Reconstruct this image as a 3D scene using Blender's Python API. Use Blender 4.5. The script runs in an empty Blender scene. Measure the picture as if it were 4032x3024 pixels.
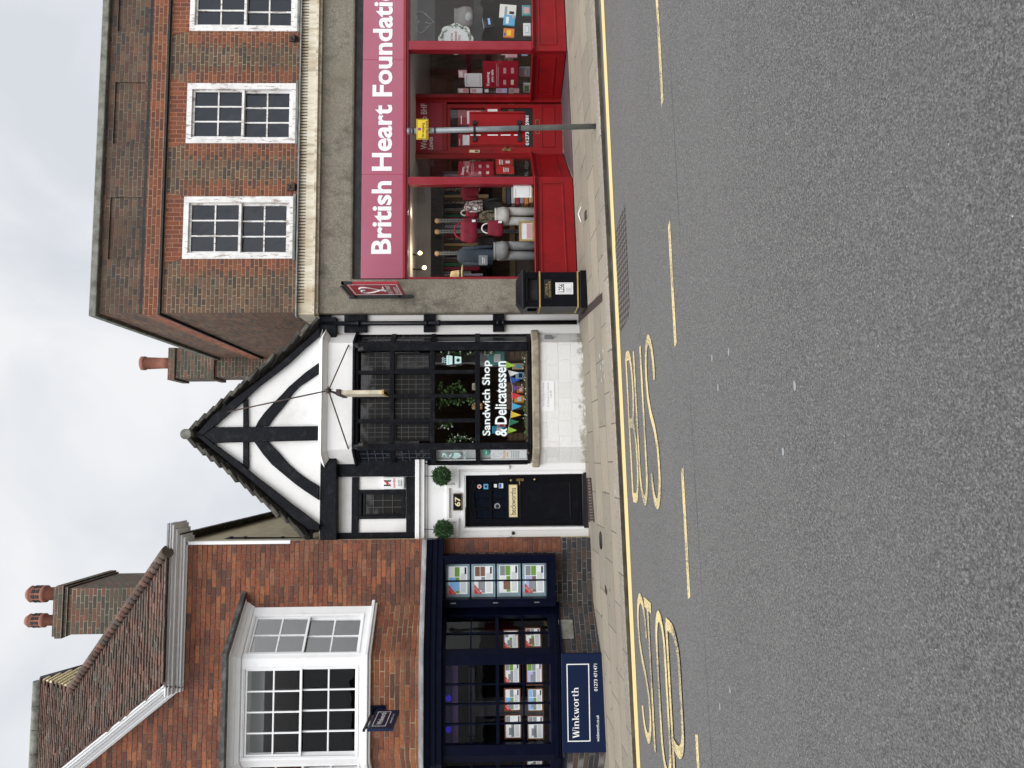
import bpy, bmesh, math, random
from mathutils import Vector, Matrix
random.seed(7)
S = bpy.context.scene
COL = S.collection
# ------------------------------------------------------------------ camera (photo taken sideways: phone rolled 90 degrees)
FPX, PITCH, ROLL, YAW = 3000.0, -0.02269, -0.0072, 0.0972
fw = Vector((math.sin(YAW)*math.cos(PITCH), math.cos(YAW)*math.cos(PITCH), math.sin(PITCH)))
r0 = Vector((math.cos(YAW), -math.sin(YAW), 0)); u0 = r0.cross(fw)
rt = r0*math.cos(ROLL) + u0*math.sin(ROLL); up = rt.cross(fw)
CAM = Vector((0, 0, 1.6))
cd = bpy.data.cameras.new('camera'); cam = bpy.data.objects.new('camera', cd); COL.objects.link(cam)
cd.sensor_width = 36; cd.lens = FPX/4032*36; cd.clip_end = 2000; cd.clip_start = .05
ax, ay, az = -up, rt, -fw            # image right = world down, image up = street right
cam.matrix_world = Matrix(((ax.x, ay.x, az.x, CAM.x), (ax.y, ay.y, az.y, CAM.y), (ax.z, ay.z, az.z, CAM.z), (0, 0, 0, 1)))
S.camera = cam
# ------------------------------------------------------------------ world, sun, exposure
SUN_EL, SUN_AZ = math.radians(52), math.radians(186)     # azimuth from +Y clockwise: behind the camera, a little left
W = bpy.data.worlds.new('World'); S.world = W; W.use_nodes = True
nt = W.node_tree; nd = nt.nodes; lk = nt.links
bg = nd['Background']
sky = nd.new('ShaderNodeTexSky'); sky.sky_type = 'NISHITA'; sky.sun_disc = False
sky.sun_elevation = SUN_EL; sky.sun_rotation = SUN_AZ; sky.dust_density = 3.0; sky.air_density = 1.0
tc = nd.new('ShaderNodeTexCoord')
hs = nd.new('ShaderNodeHueSaturation'); hs.inputs['Saturation'].default_value = .16
lk.new(sky.outputs[0], hs.inputs['Color'])
no = nd.new('ShaderNodeTexNoise'); no.inputs['Scale'].default_value = 3.0; no.inputs['Detail'].default_value = 5; no.inputs['Distortion'].default_value = .4
lk.new(tc.outputs['Generated'], no.inputs['Vector'])
cr = nd.new('ShaderNodeValToRGB')
cr.color_ramp.elements[0].position = .4; cr.color_ramp.elements[0].color = (7.9, 8.25, 8.9, 1)
cr.color_ramp.elements[1].position = .6; cr.color_ramp.elements[1].color = (10.2, 10.35, 10.6, 1)
lk.new(no.outputs[0], cr.inputs[0])
# cloud layer is brighter around the hidden sun
sp = nd.new('ShaderNodeVectorMath'); sp.operation = 'DOT_PRODUCT'
sd = Vector((math.sin(SUN_AZ)*math.cos(SUN_EL), math.cos(SUN_AZ)*math.cos(SUN_EL), math.sin(SUN_EL)))
sp.inputs[1].default_value = sd; lk.new(tc.outputs['Generated'], sp.inputs[0])
mr = nd.new('ShaderNodeMapRange'); mr.inputs[1].default_value = .1; mr.inputs[2].default_value = 1; mr.inputs[3].default_value = 1.0; mr.inputs[4].default_value = 2.7
mr.interpolation_type = 'SMOOTHSTEP'
lk.new(sp.outputs['Value'], mr.inputs[0])
vm = nd.new('ShaderNodeVectorMath'); vm.operation = 'SCALE'; lk.new(cr.outputs[0], vm.inputs[0]); lk.new(mr.outputs[0], vm.inputs['Scale'])
mx = nd.new('ShaderNodeMix'); mx.data_type = 'RGBA'; mx.inputs[0].default_value = .85
lk.new(hs.outputs[0], mx.inputs[6]); lk.new(vm.outputs[0], mx.inputs[7]); lk.new(mx.outputs[2], bg.inputs[0])
bg.inputs[1].default_value = .085
sl = bpy.data.lights.new('sun', 'SUN'); sl.energy = 1.3; sl.angle = math.radians(40); sl.color = (1, .97, .93)
so = bpy.data.objects.new('sun', sl); COL.objects.link(so); so.rotation_euler = (-sd).to_track_quat('-Z', 'Y').to_euler(); so.location = (0, -5, 30)
S.view_settings.view_transform = 'Standard'; S.view_settings.look = 'None'; S.view_settings.exposure = .2; S.view_settings.gamma = 1
# ------------------------------------------------------------------ measuring: pixels of the photo -> points on real planes
REG = dict(A=(1400,0,2.212),B=(1400,700,2.212),C=(1200,1200,1.8433),D=(1550,2050,1.703),E=(850,2050,1.7034),F=(100,2050,1.7034),
  G=(350,0,2.0109),H=(350,750,2.0109),I=(600,1200,1.659),J=(1250,1700,1.8433),K=(1600,2100,2.765),L=(1600,2500,2.4578),
  M=(2200,0,1.659),N=(2200,1000,1.659),O=(2200,2000,1.62))
def ray(reg, x, y):
    a, b, c = REG[reg]; return fw*FPX + rt*(3024-(b+y/c)-1512) + up*(2016-(a+x/c))
def hit(reg, x, y, p0, n):
    d = ray(reg, x, y); n = Vector(n); return CAM + d*((Vector(p0)-CAM).dot(n)/d.dot(n))
KY, DROP = 9.66, .06
def gz(X, Y): return .117 + .028*X + .02*(Y-12.3)
def rz(X): return gz(X, KY) - DROP
def gnd(reg, x, y): return hit(reg, x, y, (0, 12.3, .117), (-.028, -.02, 1))
def rod(reg, x, y): return hit(reg, x, y, (0, KY, rz(0)), (-.028, 0, 1))
class Fr:                                    # a vertical working plane: local x to the right along it, y into the building
    def __init__(s, X, Y, a=0): s.o = Vector((X, Y, 0)); s.a = a; s.ex = Vector((math.cos(a), math.sin(a), 0)); s.ey = Vector((-math.sin(a), math.cos(a), 0))
    def w(s, x, y, z): return s.o + s.ex*x + s.ey*y + Vector((0, 0, z))
    def at(s, reg, x, y, d=0):
        p = hit(reg, x, y, s.o + s.ey*d, s.ey); return (p-s.o).dot(s.ex), p.z
    def rect(s, reg, x0, y0, x1, y1, d=0):   # zoom-image box -> local x0, x1, z0, z1
        q = [s.at(reg, a, b, d) for a, b in ((x0, y0), (x0, y1), (x1, y0), (x1, y1))]
        return ((q[1][0]+q[3][0])/2, (q[0][0]+q[2][0])/2, (q[2][1]+q[3][1])/2, (q[0][1]+q[1][1])/2)
W0 = Fr(0, 0)
# ------------------------------------------------------------------ node helpers
class NG:
    def __init__(s, name):
        s.m = bpy.data.materials.new(name); s.m.use_nodes = True; s.t = s.m.node_tree; s.n = s.t.nodes; s.b = s.n['Principled BSDF']
        s.geo = None
    def pos(s):
        if not s.geo: s.geo = s.n.new('ShaderNodeNewGeometry')
        return s.geo.outputs['Position']
    def put(s, sock, v):
        if hasattr(v, 'is_linked'): s.t.links.new(v, sock)
        elif v is not None: sock.default_value = v
    def f(s, op, a, b=None, c=None):
        n = s.n.new('ShaderNodeMath'); n.operation = op
        for i, v in enumerate((a, b, c)): s.put(n.inputs[i], v)
        return n.outputs[0]
    def xyz(s, v):
        n = s.n.new('ShaderNodeSeparateXYZ'); s.put(n.inputs[0], v); return n.outputs
    def comb(s, x, y, z=0.0):
        n = s.n.new('ShaderNodeCombineXYZ'); s.put(n.inputs[0], x); s.put(n.inputs[1], y); s.put(n.inputs[2], z); return n.outputs[0]
    def noise(s, scale, detail=4, rough=.55, vec=None, stretch=None):
        v = vec or s.pos()
        if stretch:
            q = s.n.new('ShaderNodeVectorMath'); q.operation = 'MULTIPLY'; s.put(q.inputs[0], v); q.inputs[1].default_value = stretch; v = q.outputs[0]
        n = s.n.new('ShaderNodeTexNoise'); n.inputs['Scale'].default_value = scale; n.inputs['Detail'].default_value = detail; n.inputs['Roughness'].default_value = rough
        s.put(n.inputs['Vector'], v); return n.outputs[0]
    def white(s, v):
        n = s.n.new('ShaderNodeTexWhiteNoise'); n.noise_dimensions = '3D'; s.put(n.inputs['Vector'], v); return n.outputs['Value']
    def vor(s, scale, vec=None, feature='F1'):
        n = s.n.new('ShaderNodeTexVoronoi'); n.feature = feature; n.inputs['Scale'].default_value = scale; s.put(n.inputs['Vector'], vec or s.pos()); return n.outputs
    def ramp(s, fac, stops, const=False):
        n = s.n.new('ShaderNodeValToRGB'); e = n.color_ramp.elements
        while len(e) < len(stops): e.new(.5)
        for i, (p, c) in enumerate(stops): e[i].position = p; e[i].color = tuple(c)+(1,) if len(c) == 3 else c
        if const: n.color_ramp.interpolation = 'CONSTANT'
        s.put(n.inputs[0], fac); return n.outputs[0]
    def map(s, v, a, b, c=0.0, d=1.0, smooth=False):
        n = s.n.new('ShaderNodeMapRange'); n.clamp = True
        if smooth: n.interpolation_type = 'SMOOTHSTEP'
        for i, q in enumerate((v, a, b, c, d)): s.put(n.inputs[i], q)
        return n.outputs[0]
    def mix(s, fac, a, b, mode='MIX'):
        n = s.n.new('ShaderNodeMix'); n.data_type = 'RGBA'; n.blend_type = mode; s.put(n.inputs[0], fac)
        for i, v in ((6, a), (7, b)): s.put(n.inputs[i], tuple(v)+(1,) if isinstance(v, (tuple, list)) and len(v) == 3 else v)
        return n.outputs[2]
    def bump(s, h, strength=.4, dist=.01, prev=None):
        n = s.n.new('ShaderNodeBump'); n.inputs['Strength'].default_value = strength; n.inputs['Distance'].default_value = dist
        s.put(n.inputs['Height'], h); s.put(n.inputs['Normal'], prev); return n.outputs[0]
    def out(s, color, rough=.6, normal=None, spec=.4, metal=0.0):
        s.put(s.b.inputs['Base Color'], tuple(color)+(1,) if isinstance(color, (tuple, list)) and len(color) == 3 else color)
        s.put(s.b.inputs['Roughness'], rough); s.put(s.b.inputs['Normal'], normal); s.b.inputs['Specular IOR Level'].default_value = spec; s.b.inputs['Metallic'].default_value = metal
        return s.m
MATS = {}
def paint(name, c, c2=None, scale=6, lo=.45, hi=.7, rough=.5, bump=0.0, bscale=40, spec=.4, metal=0.0, stretch=None, detail=5):
    """plain coat with worn / dirty patches of a second colour"""
    g = NG(name)
    col = c
    if c2: col = g.mix(g.map(g.noise(scale, detail, .62, stretch=stretch), lo, hi), c, c2)
    nrm = g.bump(g.noise(bscale, 3), bump, .01) if bump else None
    MATS[name] = g.out(col, rough, nrm, spec, metal); return MATS[name]
def brick(name, cols, mortar, P=.335, h=.075, split=.667, u=(1, 0, 0), v=(0, 0, 1), joint=.011, mfade=None, mottle=.5, dirt=None, bumpk=.6, phase=0.0, wob=.006, perp=None):
    """bonded brickwork from world position; split=0 -> stretcher bond"""
    g = NG(name); p = g.pos()
    nz = g.n.new('ShaderNodeTexNoise'); nz.inputs['Scale'].default_value = 5; g.put(nz.inputs['Vector'], p)
    def dot(c):
        n = g.n.new('ShaderNodeVectorMath'); n.operation = 'DOT_PRODUCT'; g.put(n.inputs[0], p); n.inputs[1].default_value = c; return n.outputs['Value']
    wn = g.xyz(nz.outputs['Color'])
    uu = g.f('ADD', g.f('ADD', dot(u), phase), g.f('MULTIPLY', wn[0], wob)); vv = g.f('ADD', dot(v), g.f('MULTIPLY', wn[1], wob*2))
    row = g.f('FLOOR', g.f('DIVIDE', vv, h))
    un = g.f('ADD', g.f('DIVIDE', uu, P), g.f('MULTIPLY', g.f('MODULO', g.f('ABSOLUTE', row), 2.0), .5))
    un = g.f('ADD', un, g.f('MULTIPLY', g.white(g.comb(row, 3.3)), .09))
    fl = g.f('FLOOR', un); fr = g.f('FRACT', un)
    if split:
        hd = g.f('GREATER_THAN', fr, split)
        e = g.f('MULTIPLY', g.f('MINIMUM', g.f('MINIMUM', fr, g.f('ABSOLUTE', g.f('SUBTRACT', fr, split))), g.f('SUBTRACT', 1.0, fr)), P)
    else:
        hd = 0.0; e = g.f('MULTIPLY', g.f('MINIMUM', fr, g.f('SUBTRACT', 1.0, fr)), P)
    dv = g.f('FRACT', g.f('DIVIDE', vv, h)); ev = g.f('MULTIPLY', g.f('MINIMUM', dv, g.f('SUBTRACT', 1.0, dv)), h)
    edge = g.f('ADD', g.f('MINIMUM', e, ev), g.f('MULTIPLY', g.f('SUBTRACT', g.noise(60, 2), .5), .006))
    face = g.map(edge, joint*.5-.003, joint*.5+.003)
    idv = g.comb(g.f('ADD', fl, g.f('MULTIPLY', hd, .37) if split else 0.0), row, 1.7)
    wv = g.white(idv)
    n = len(cols); c = g.ramp(wv, [(i/n, cols[i]) for i in range(n)], True)
    c = g.mix(mottle, c, g.ramp(g.noise(28, 4, .7), [(.3, (.45, .45, .45)), (.7, (1.35, 1.35, 1.35))]), 'MULTIPLY')
    mc = g.mix(g.map(g.noise(3, 4), .35, .7), mortar, mfade or mortar)
    if perp: mc = g.mix(g.f('LESS_THAN', e, ev), mc, perp)
    c = g.mix(face, mc, c)
    if dirt: c = g.mix(g.map(g.noise(1.1, 6, .6), .42, .72, 0, dirt[1]), c, dirt[0])
    MATS[name] = g.out(c, .85, g.bump(g.f('ADD', face, g.f('MULTIPLY', g.noise(45, 3), .5)), bumpk, .012), .25); return MATS[name]
def glass(name, tint=(1, 1, 1), wavy=.0, ior=1.5, rough=.01):
    g = NG(name); n = g.n; t = g.t
    n.remove(g.b); tr = n.new('ShaderNodeBsdfTransparent'); tr.inputs[0].default_value = tuple(tint)+(1,)
    gl = n.new('ShaderNodeBsdfGlossy'); gl.inputs['Roughness'].default_value = rough
    fr = n.new('ShaderNodeFresnel'); gm_ = n.new('ShaderNodeNewGeometry'); t.links.new(g.map(gm_.outputs['Backfacing'], 0.0, 1.0, ior, 1/ior), fr.inputs['IOR'])
    if wavy:
        b = g.bump(g.noise(2.4, 2), wavy, .05); t.links.new(b, gl.inputs['Normal'])
    ms = n.new('ShaderNodeMixShader'); t.links.new(fr.outputs[0], ms.inputs[0]); t.links.new(tr.outputs[0], ms.inputs[1]); t.links.new(gl.outputs[0], ms.inputs[2])
    t.links.new(ms.outputs[0], n['Material Output'].inputs[0]); MATS[name] = g.m; return g.m
def emit(name, c, k):
    g = NG(name); g.b.inputs['Emission Color'].default_value = tuple(c)+(1,); g.b.inputs['Emission Strength'].default_value = k; MATS[name] = g.out(c); return g.m
# ------------------------------------------------------------------ mesh helpers
class MB:
    def __init__(s): s.v = []; s.f = []; s.sm = []
    def add(s, pts, faces, smooth=False):
        o = len(s.v); s.v += [Vector(p) for p in pts]; s.f += [tuple(i+o for i in q) for q in faces]; s.sm += [smooth]*len(faces); return s
    def box(s, F, x0, x1, y0, y1, z0, z1):
        if x0 > x1: x0, x1 = x1, x0
        if y0 > y1: y0, y1 = y1, y0
        if z0 > z1: z0, z1 = z1, z0
        p = [F.w(x, y, z) for z in (z0, z1) for y in (y0, y1) for x in (x0, x1)]
        return s.add(p, [(0,2,3,1),(4,5,7,6),(0,1,5,4),(1,3,7,5),(3,2,6,7),(2,0,4,6)])
    def ring(s, F, r, w, y0, y1):            # frame round a rectangle r=(x0,x1,z0,z1); w=(left,right,bottom,top)
        x0, x1, z0, z1 = r; l, q, b, t = w if isinstance(w, tuple) else (w,)*4
        s.box(F, x0, x0+l, y0, y1, z0, z1); s.box(F, x1-q, x1, y0, y1, z0, z1)
        s.box(F, x0+l, x1-q, y0+.001, y1-.001, z0, z0+b); s.box(F, x0+l, x1-q, y0+.001, y1-.001, z1-t, z1); return s
    def bars(s, F, r, nx, nz, w, y0, y1, wz=None):
        x0, x1, z0, z1 = r
        for i in range(1, nx):
            x = x0+(x1-x0)*i/nx; s.box(F, x-w/2, x+w/2, y0, y1, z0, z1)
        for i in range(1, nz):
            z = z0+(z1-z0)*i/nz; s.box(F, x0, x1, y0+.002, y1-.002, z-(wz or w)/2, z+(wz or w)/2)
        return s
    def prism(s, F, pts, y0, y1):            # polygon in the plane (local x, z), given depth
        a = sum(pts[i][0]*pts[(i+1) % len(pts)][1]-pts[(i+1) % len(pts)][0]*pts[i][1] for i in range(len(pts)))
        if a < 0: pts = pts[::-1]
        n = len(pts); p = [F.w(x, y0, z) for x, z in pts]+[F.w(x, y1, z) for x, z in pts]
        return s.add(p, [tuple(range(n)), tuple(range(2*n-1, n-1, -1))]+[(i, i+n, (i+1) % n+n, (i+1) % n) for i in range(n)])
    def solid(s, a, b):                      # two matching loops joined
        n = len(a); return s.add(list(a)+list(b), [tuple(range(n-1, -1, -1)), tuple(range(n, 2*n))]+[(i, (i+1) % n, (i+1) % n+n, i+n) for i in range(n)])
    def tube(s, pts, r, n=10, cap=True, smooth=True):
        pts = [Vector(p) for p in pts]; rs = r if isinstance(r, (list, tuple)) else [r]*len(pts); o = len(s.v); rings = []
        for i, p in enumerate(pts):
            d = (pts[min(i+1, len(pts)-1)]-pts[max(i-1, 0)]).normalized()
            a = d.orthogonal().normalized() if i == 0 else (a - d*a.dot(d)).normalized()
            b = d.cross(a); rings += [p+(a*math.cos(6.28318*k/n)+b*math.sin(6.28318*k/n))*rs[i] for k in range(n)]
        f = [(i*n+k, i*n+(k+1) % n, (i+1)*n+(k+1) % n, (i+1)*n+k) for i in range(len(pts)-1) for k in range(n)]
        s.add(rings, f, smooth)
        if cap: s.f += [tuple(o+k for k in range(n-1, -1, -1)), tuple(o+(len(pts)-1)*n+k for k in range(n))]; s.sm += [False]*2
        return s
    def lathe(s, c, prof, n=24, axis='Z'):
        c = Vector(c); P = []
        for r, h in prof:
            for k in range(n):
                a = 6.28318530718*k/n; q = (r*math.cos(a), r*math.sin(a), h) if axis == 'Z' else (r*math.cos(a), -h, r*math.sin(a))
                P.append(c+Vector(q))
        m = len(prof); f = [(i*n+k, i*n+(k+1) % n, (i+1)*n+(k+1) % n, (i+1)*n+k) for i in range(m-1) for k in range(n)]
        s.add(P, f, True); o = len(s.v)-len(P); s.f += [tuple(o+k for k in range(n-1, -1, -1)), tuple(o+(m-1)*n+k for k in range(n))]; s.sm += [False]*2; return s
    def ball(s, c, r, nu=12, nv=8):
        c = Vector(c); r = r if isinstance(r, (tuple, list)) else (r,)*3
        P = [c+Vector((r[0]*math.sin(math.pi*j/nv)*math.cos(6.28318*i/nu), r[1]*math.sin(math.pi*j/nv)*math.sin(6.28318*i/nu), r[2]*math.cos(math.pi*j/nv))) for j in range(nv+1) for i in range(nu)]
        return s.add(P, [(j*nu+i, (j+1)*nu+i, (j+1)*nu+(i+1) % nu, j*nu+(i+1) % nu) for j in range(nv) for i in range(nu)], True)
    def sheet(s, pts): return s.add(pts, [tuple(range(len(pts)))])
    def leaf(s, c, d, l, wd):
        c = Vector(c); d = Vector(d).normalized(); q = d.cross(Vector((random.uniform(-1, 1), random.uniform(-1, 1), random.uniform(-1, 1)))).normalized()
        n = d.cross(q)*l*.12
        return s.add([c, c+d*l*.5+q*wd+n, c+d*l, c+d*l*.5-q*wd+n], [(0, 1, 2), (0, 2, 3)])
    def build(s, name, m, parent=None, bevel=0, tags=None):
        me = bpy.data.meshes.new(name); o = bpy.data.objects.new(name, me); COL.objects.link(o)
        off = parent['_o'] if parent else s.base()
        off = Vector(off)
        me.from_pydata([v-off for v in s.v], [], s.f); me.update()
        me.polygons.foreach_set('use_smooth', s.sm)
        me.materials.append(MATS[m] if isinstance(m, str) else m)
        if parent: o.parent = parent; o['_o'] = tuple(off)
        else: o.location = off; o['_o'] = tuple(off)
        if parent and parent.type == 'MESH': pass
        if bevel:
            b = o.modifiers.new('bevel', 'BEVEL'); b.width = bevel; b.segments = 2; b.limit_method = 'ANGLE'; b.angle_limit = .7
            b.harden_normals = False
        if tags: tag(o, *tags)
        return o
    def base(s):
        n = max(1, len(s.v)); return Vector((sum(v.x for v in s.v)/n, sum(v.y for v in s.v)/n, min(v.z for v in s.v)))
def tag(o, label, cat, group=None):
    o['label'] = label; o['category'] = cat
    if group: o['group'] = group
    return o
def thing(name, label, cat, loc, group=None):
    o = bpy.data.objects.new(name, None); COL.objects.link(o); o.location = loc; o['_o'] = tuple(loc); o.empty_display_size = .2
    return tag(o, label, cat, group)
def struct(o): o['kind'] = 'structure'; return o
def text_mesh(body, bold=0.0, shear=0.0, spacing=1.0, extrude=.0015):
    c = bpy.data.curves.new('t', 'FONT'); c.body = body; c.size = 1; c.offset = bold; c.shear = shear; c.space_character = spacing; c.extrude = 0; c.resolution_u = 3
    o = bpy.data.objects.new('t', c); COL.objects.link(o); bpy.context.view_layer.update()
    me = bpy.data.meshes.new_from_object(o); v = [x.co.copy() for x in me.vertices]; f = [tuple(p.vertices) for p in me.polygons]
    bpy.data.objects.remove(o); bpy.data.curves.remove(c); bpy.data.meshes.remove(me); return v, f
def write(M, F, body, r, d, bold=0.0, ref=None, shear=0.0, spacing=1.0, rot=0.0):
    """lettering fitted to the rectangle r of plane F, lying d in front (negative) of it"""
    v, f = text_mesh(body, bold, shear, spacing)
    q = text_mesh(ref, bold, shear, spacing)[0] if ref else v
    a0 = min(p.x for p in q); a1 = max(p.x for p in q); b0 = min(p.y for p in q); b1 = max(p.y for p in q)
    sx = (r[1]-r[0])/(a1-a0); sz = (r[3]-r[2])/(b1-b0); cx, cz = (r[0]+r[1])/2, (r[2]+r[3])/2
    P = []
    for p in v:
        x = r[0]+(p.x-a0)*sx; z = r[2]+(p.y-b0)*sz
        if rot: x, z = cx+(x-cx)*math.cos(rot)-(z-cz)*math.sin(rot), cz+(x-cx)*math.sin(rot)+(z-cz)*math.cos(rot)
        P.append(F.w(x, d, z))
    return M.add(P, f)
def write_words(name, m, parent, F, body, r, d, bold=0.0, ref=None):
    M = write(MB(), F, body, r, d, bold, ref); ws = body.split(' ')
    q = text_mesh(ref or body, bold)[0]; a0 = min(p.x for p in q); a1 = max(p.x for p in q); s = (r[1]-r[0])/(a1-a0)
    ends = [r[0]+(max(p.x for p in text_mesh(' '.join(ws[:i+1]), bold)[0])-a0)*s+.004 for i in range(len(ws))]
    for i, e in enumerate(ends):
        lo = ends[i-1] if i else -1e9; W_ = MB()
        for f in M.f:
            c = sum((M.v[k]-F.o).dot(F.ex) for k in f)/len(f)
            if lo < c <= e: W_.sheet([M.v[k] for k in f])
        W_.build(name, m, parent)
def inset(r, a, b=None): b = a if b is None else b; return (r[0]+a, r[1]-a, r[2]+b, r[3]-b)
def sub(r, a, b, c, d):                      # fraction of a rectangle
    return (r[0]+(r[1]-r[0])*a, r[0]+(r[1]-r[0])*b, r[2]+(r[3]-r[2])*c, r[2]+(r[3]-r[2])*d)
def panel(M, F, r, y0, y1): return M.box(F, r[0], r[1], y0, y1, r[2], r[3])
# ------------------------------------------------------------------ materials
BR = [(.105,.064,.044),(.145,.08,.052),(.08,.055,.044),(.165,.088,.055),(.115,.074,.052),(.068,.053,.047),(.13,.09,.062),(.12,.066,.047)]
RD = [(.2,.065,.036),(.165,.055,.033),(.23,.08,.042),(.14,.055,.038),(.19,.072,.042),(.11,.05,.038)]
WK = [(.23,.075,.042),(.19,.062,.037),(.27,.09,.044),(.21,.077,.043),(.15,.058,.04),(.25,.1,.052),(.2,.064,.037),(.17,.07,.046),(.31,.115,.054),(.18,.068,.04),(.22,.077,.043),(.26,.11,.065),(.12,.055,.042),(.25,.085,.046),(.16,.064,.042)]
DK = [(.04,.038,.04),(.06,.053,.05),(.03,.03,.033),(.075,.06,.052),(.05,.047,.05),(.09,.055,.042),(.045,.042,.044),(.036,.034,.036)]
brick('brown_brick', BR, (.34,.27,.17), .335, .0705, .667, dirt=((.05,.045,.035), .35), mfade=(.2,.17,.12))
brick('parapet_brick', [tuple(c*.95 for c in q) for q in BR]+[(.1,.055,.042)], (.2,.18,.14), .335, .0725, .667, dirt=((.035,.032,.028), .6), mfade=(.1,.085,.07))
brick('red_brick', RD, (.32,.2,.12), .335, .0705, .667, dirt=((.06,.05,.04), .3))
brick('arch_brick', RD[:5], (.38,.2,.12), .22, .075, 0, u=(0,0,1), v=(1,0,0), joint=.009)
brick('flank_brick', [tuple(v*1.45 for v in q) for q in BR]+[(.2,.09,.06),(.17,.08,.055)], (.36,.28,.19), .335, .0705, .667, u=(0,1,0), dirt=((.06,.05,.04), .4), mfade=(.12,.1,.08))  # flank copy of the brick palette, brightened to offset the weaker light there
brick('flank_red_brick', [tuple(v*2.3 for v in q) for q in RD], (.3,.17,.11), .335, .0705, .667, u=(0,1,0), dirt=((.16,.08,.05), .3))  # red palette brightened too, making up for dim light on the flank
brick('tile_brick', WK, (.05,.034,.028), .262, .0765, 0, joint=.009, mfade=(.24,.18,.13), mottle=.85, bumpk=1.1, dirt=((.055,.038,.032), .68), wob=.014, perp=(.27,.2,.15))
brick('tile_brick_bay', WK, (.07,.05,.04), .262, .0765, 0, u=(.71,.71,0), joint=.011, mfade=(.42,.34,.2), mottle=.6, dirt=((.05,.04,.03), .3))
brick('dark_brick', DK, (.26,.245,.23), .33, .078, .667, joint=.012, mfade=(.06,.06,.06), dirt=((.03,.03,.03), .5), bumpk=1)
brick('dark_brick_bay', DK, (.24,.225,.21), .33, .078, .667, u=(.74,.74,0), joint=.012, mfade=(.06,.06,.06), dirt=((.03,.03,.03), .5), bumpk=1)
brick('quoin_brick', [(.2,.07,.04),(.16,.06,.04),(.24,.09,.05),(.1,.05,.04),(.19,.065,.035)], (.11,.08,.065), .33, .078, .667, joint=.008, dirt=((.03,.03,.03), .55))
brick('chimney_brick', [(.1,.075,.055),(.08,.065,.05),(.15,.075,.055),(.09,.078,.06),(.16,.075,.052),(.065,.058,.05)], (.36,.32,.24), .24, .078, 0, u=(1,1,0), dirt=((.075,.072,.052), .45), mfade=(.13,.12,.09))
brick('opposite_brick', [(.13,.08,.05),(.11,.07,.045),(.15,.095,.06)], (.12,.1,.08), .24, .075, 0)
brick('paving', [(.27,.24,.19),(.3,.265,.21),(.25,.225,.18),(.315,.275,.215)], (.085,.075,.06), .92, .61, 0, u=(1,0,0), v=(0,1,0), joint=.014, mottle=.28, dirt=((.2,.175,.14), .5), bumpk=.25, wob=.003)
brick('kerb_stone', [(.31,.275,.225),(.27,.245,.2),(.34,.305,.25)], (.1,.09,.08), .95, 3.0, 0, u=(1,0,0), v=(0,1,0), joint=.014, mottle=.8, dirt=((.2,.18,.15), .5), bumpk=.5)
brick('stone_wall', [(.73,.72,.7),(.71,.7,.68),(.74,.73,.71)], (.725,.715,.7), .62, .2, .6, joint=.003, mottle=.1, bumpk=.55, wob=.04, dirt=((.5,.48,.43), .25))
def splash(name, base):                       # patchy green-brown splash marks at the foot of a white wall
    m = MATS[base].copy(); MATS[name] = m; g = NG('x'); bpy.data.materials.remove(g.m); g.m = m; g.t = m.node_tree; g.n = g.t.nodes; g.b = g.n['Principled BSDF']; g.geo = None
    c = g.b.inputs['Base Color'].links[0].from_socket; q = g.xyz(g.pos())
    h = g.f('SUBTRACT', q[2], g.f('ADD', .117-.246, g.f('ADD', g.f('MULTIPLY', q[0], .028), g.f('MULTIPLY', q[1], .02))))
    k = g.map(g.f('SUBTRACT', g.noise(7, 6, .7), g.f('MULTIPLY', h, 1.7)), .36, .5); c2 = g.mix(k, c, g.mix(g.noise(5, 3), (.27,.25,.19), (.45,.42,.36))); g.put(g.b.inputs['Base Color'], c2)
splash('stone_wall_foot', 'stone_wall')
def asphalt():
    g = NG('asphalt'); a = g.noise(84, 4, .78); v = g.vor(150)
    c = g.ramp(a, [(.3, (.054,.054,.053)), (.5, (.126,.125,.122)), (.7, (.225,.222,.216))])
    c = g.mix(.7, c, g.ramp(v['Color'], [(.0, (.2,.2,.2)), (.5, (.95,.95,.95)), (1, (2.1,2.05,1.98))]), 'MULTIPLY')
    big = g.noise(.55, 5, .6, stretch=(.35, 1, 1)); c = g.mix(g.map(big, .4, .68, 0, .6), c, g.mix(.5, c, (.17,.165,.16)))
    sp = g.vor(46); spot = g.f('MULTIPLY', g.f('LESS_THAN', sp['Distance'], .16), g.f('GREATER_THAN', g.white(sp['Position']), .985))
    c = g.mix(spot, c, (.5,.5,.48))
    # old trench joint, a thin dark seam along the lane
    y = g.xyz(g.pos())[1]; seam = g.f('ADD', y, g.f('MULTIPLY', g.noise(.8, 3), .09))
    c = g.mix(g.map(g.f('ABSOLUTE', g.f('SUBTRACT', seam, 6.17)), .004, .016, g.map(g.noise(.6, 2), .4, .6, 0, .75), 0), c, (.05,.05,.05))
    c = g.mix(g.map(y, 8.0, 9.6, 0, .38, True), c, (.145,.135,.128))
    g.out(c, .88, g.bump(g.f('ADD', a, v['Distance']), .55, .006), .25); MATS['asphalt'] = g.m
asphalt()
def roadpaint(name, col, wear):
    g = NG(name); n = g.noise(55, 4, .75); b = g.noise(1.6, 3)
    c = g.mix(g.map(g.f('ADD', n, g.f('MULTIPLY', b, .45)), wear, wear+.1), col, (.14,.135,.125))
    g.out(c, .75, g.bump(n, .3, .004), .3); MATS[name] = g.m
roadpaint('yellow_road_paint', (.75,.57,.25), .88)
roadpaint('worn_road_paint', (.7,.56,.27), .705)
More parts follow.
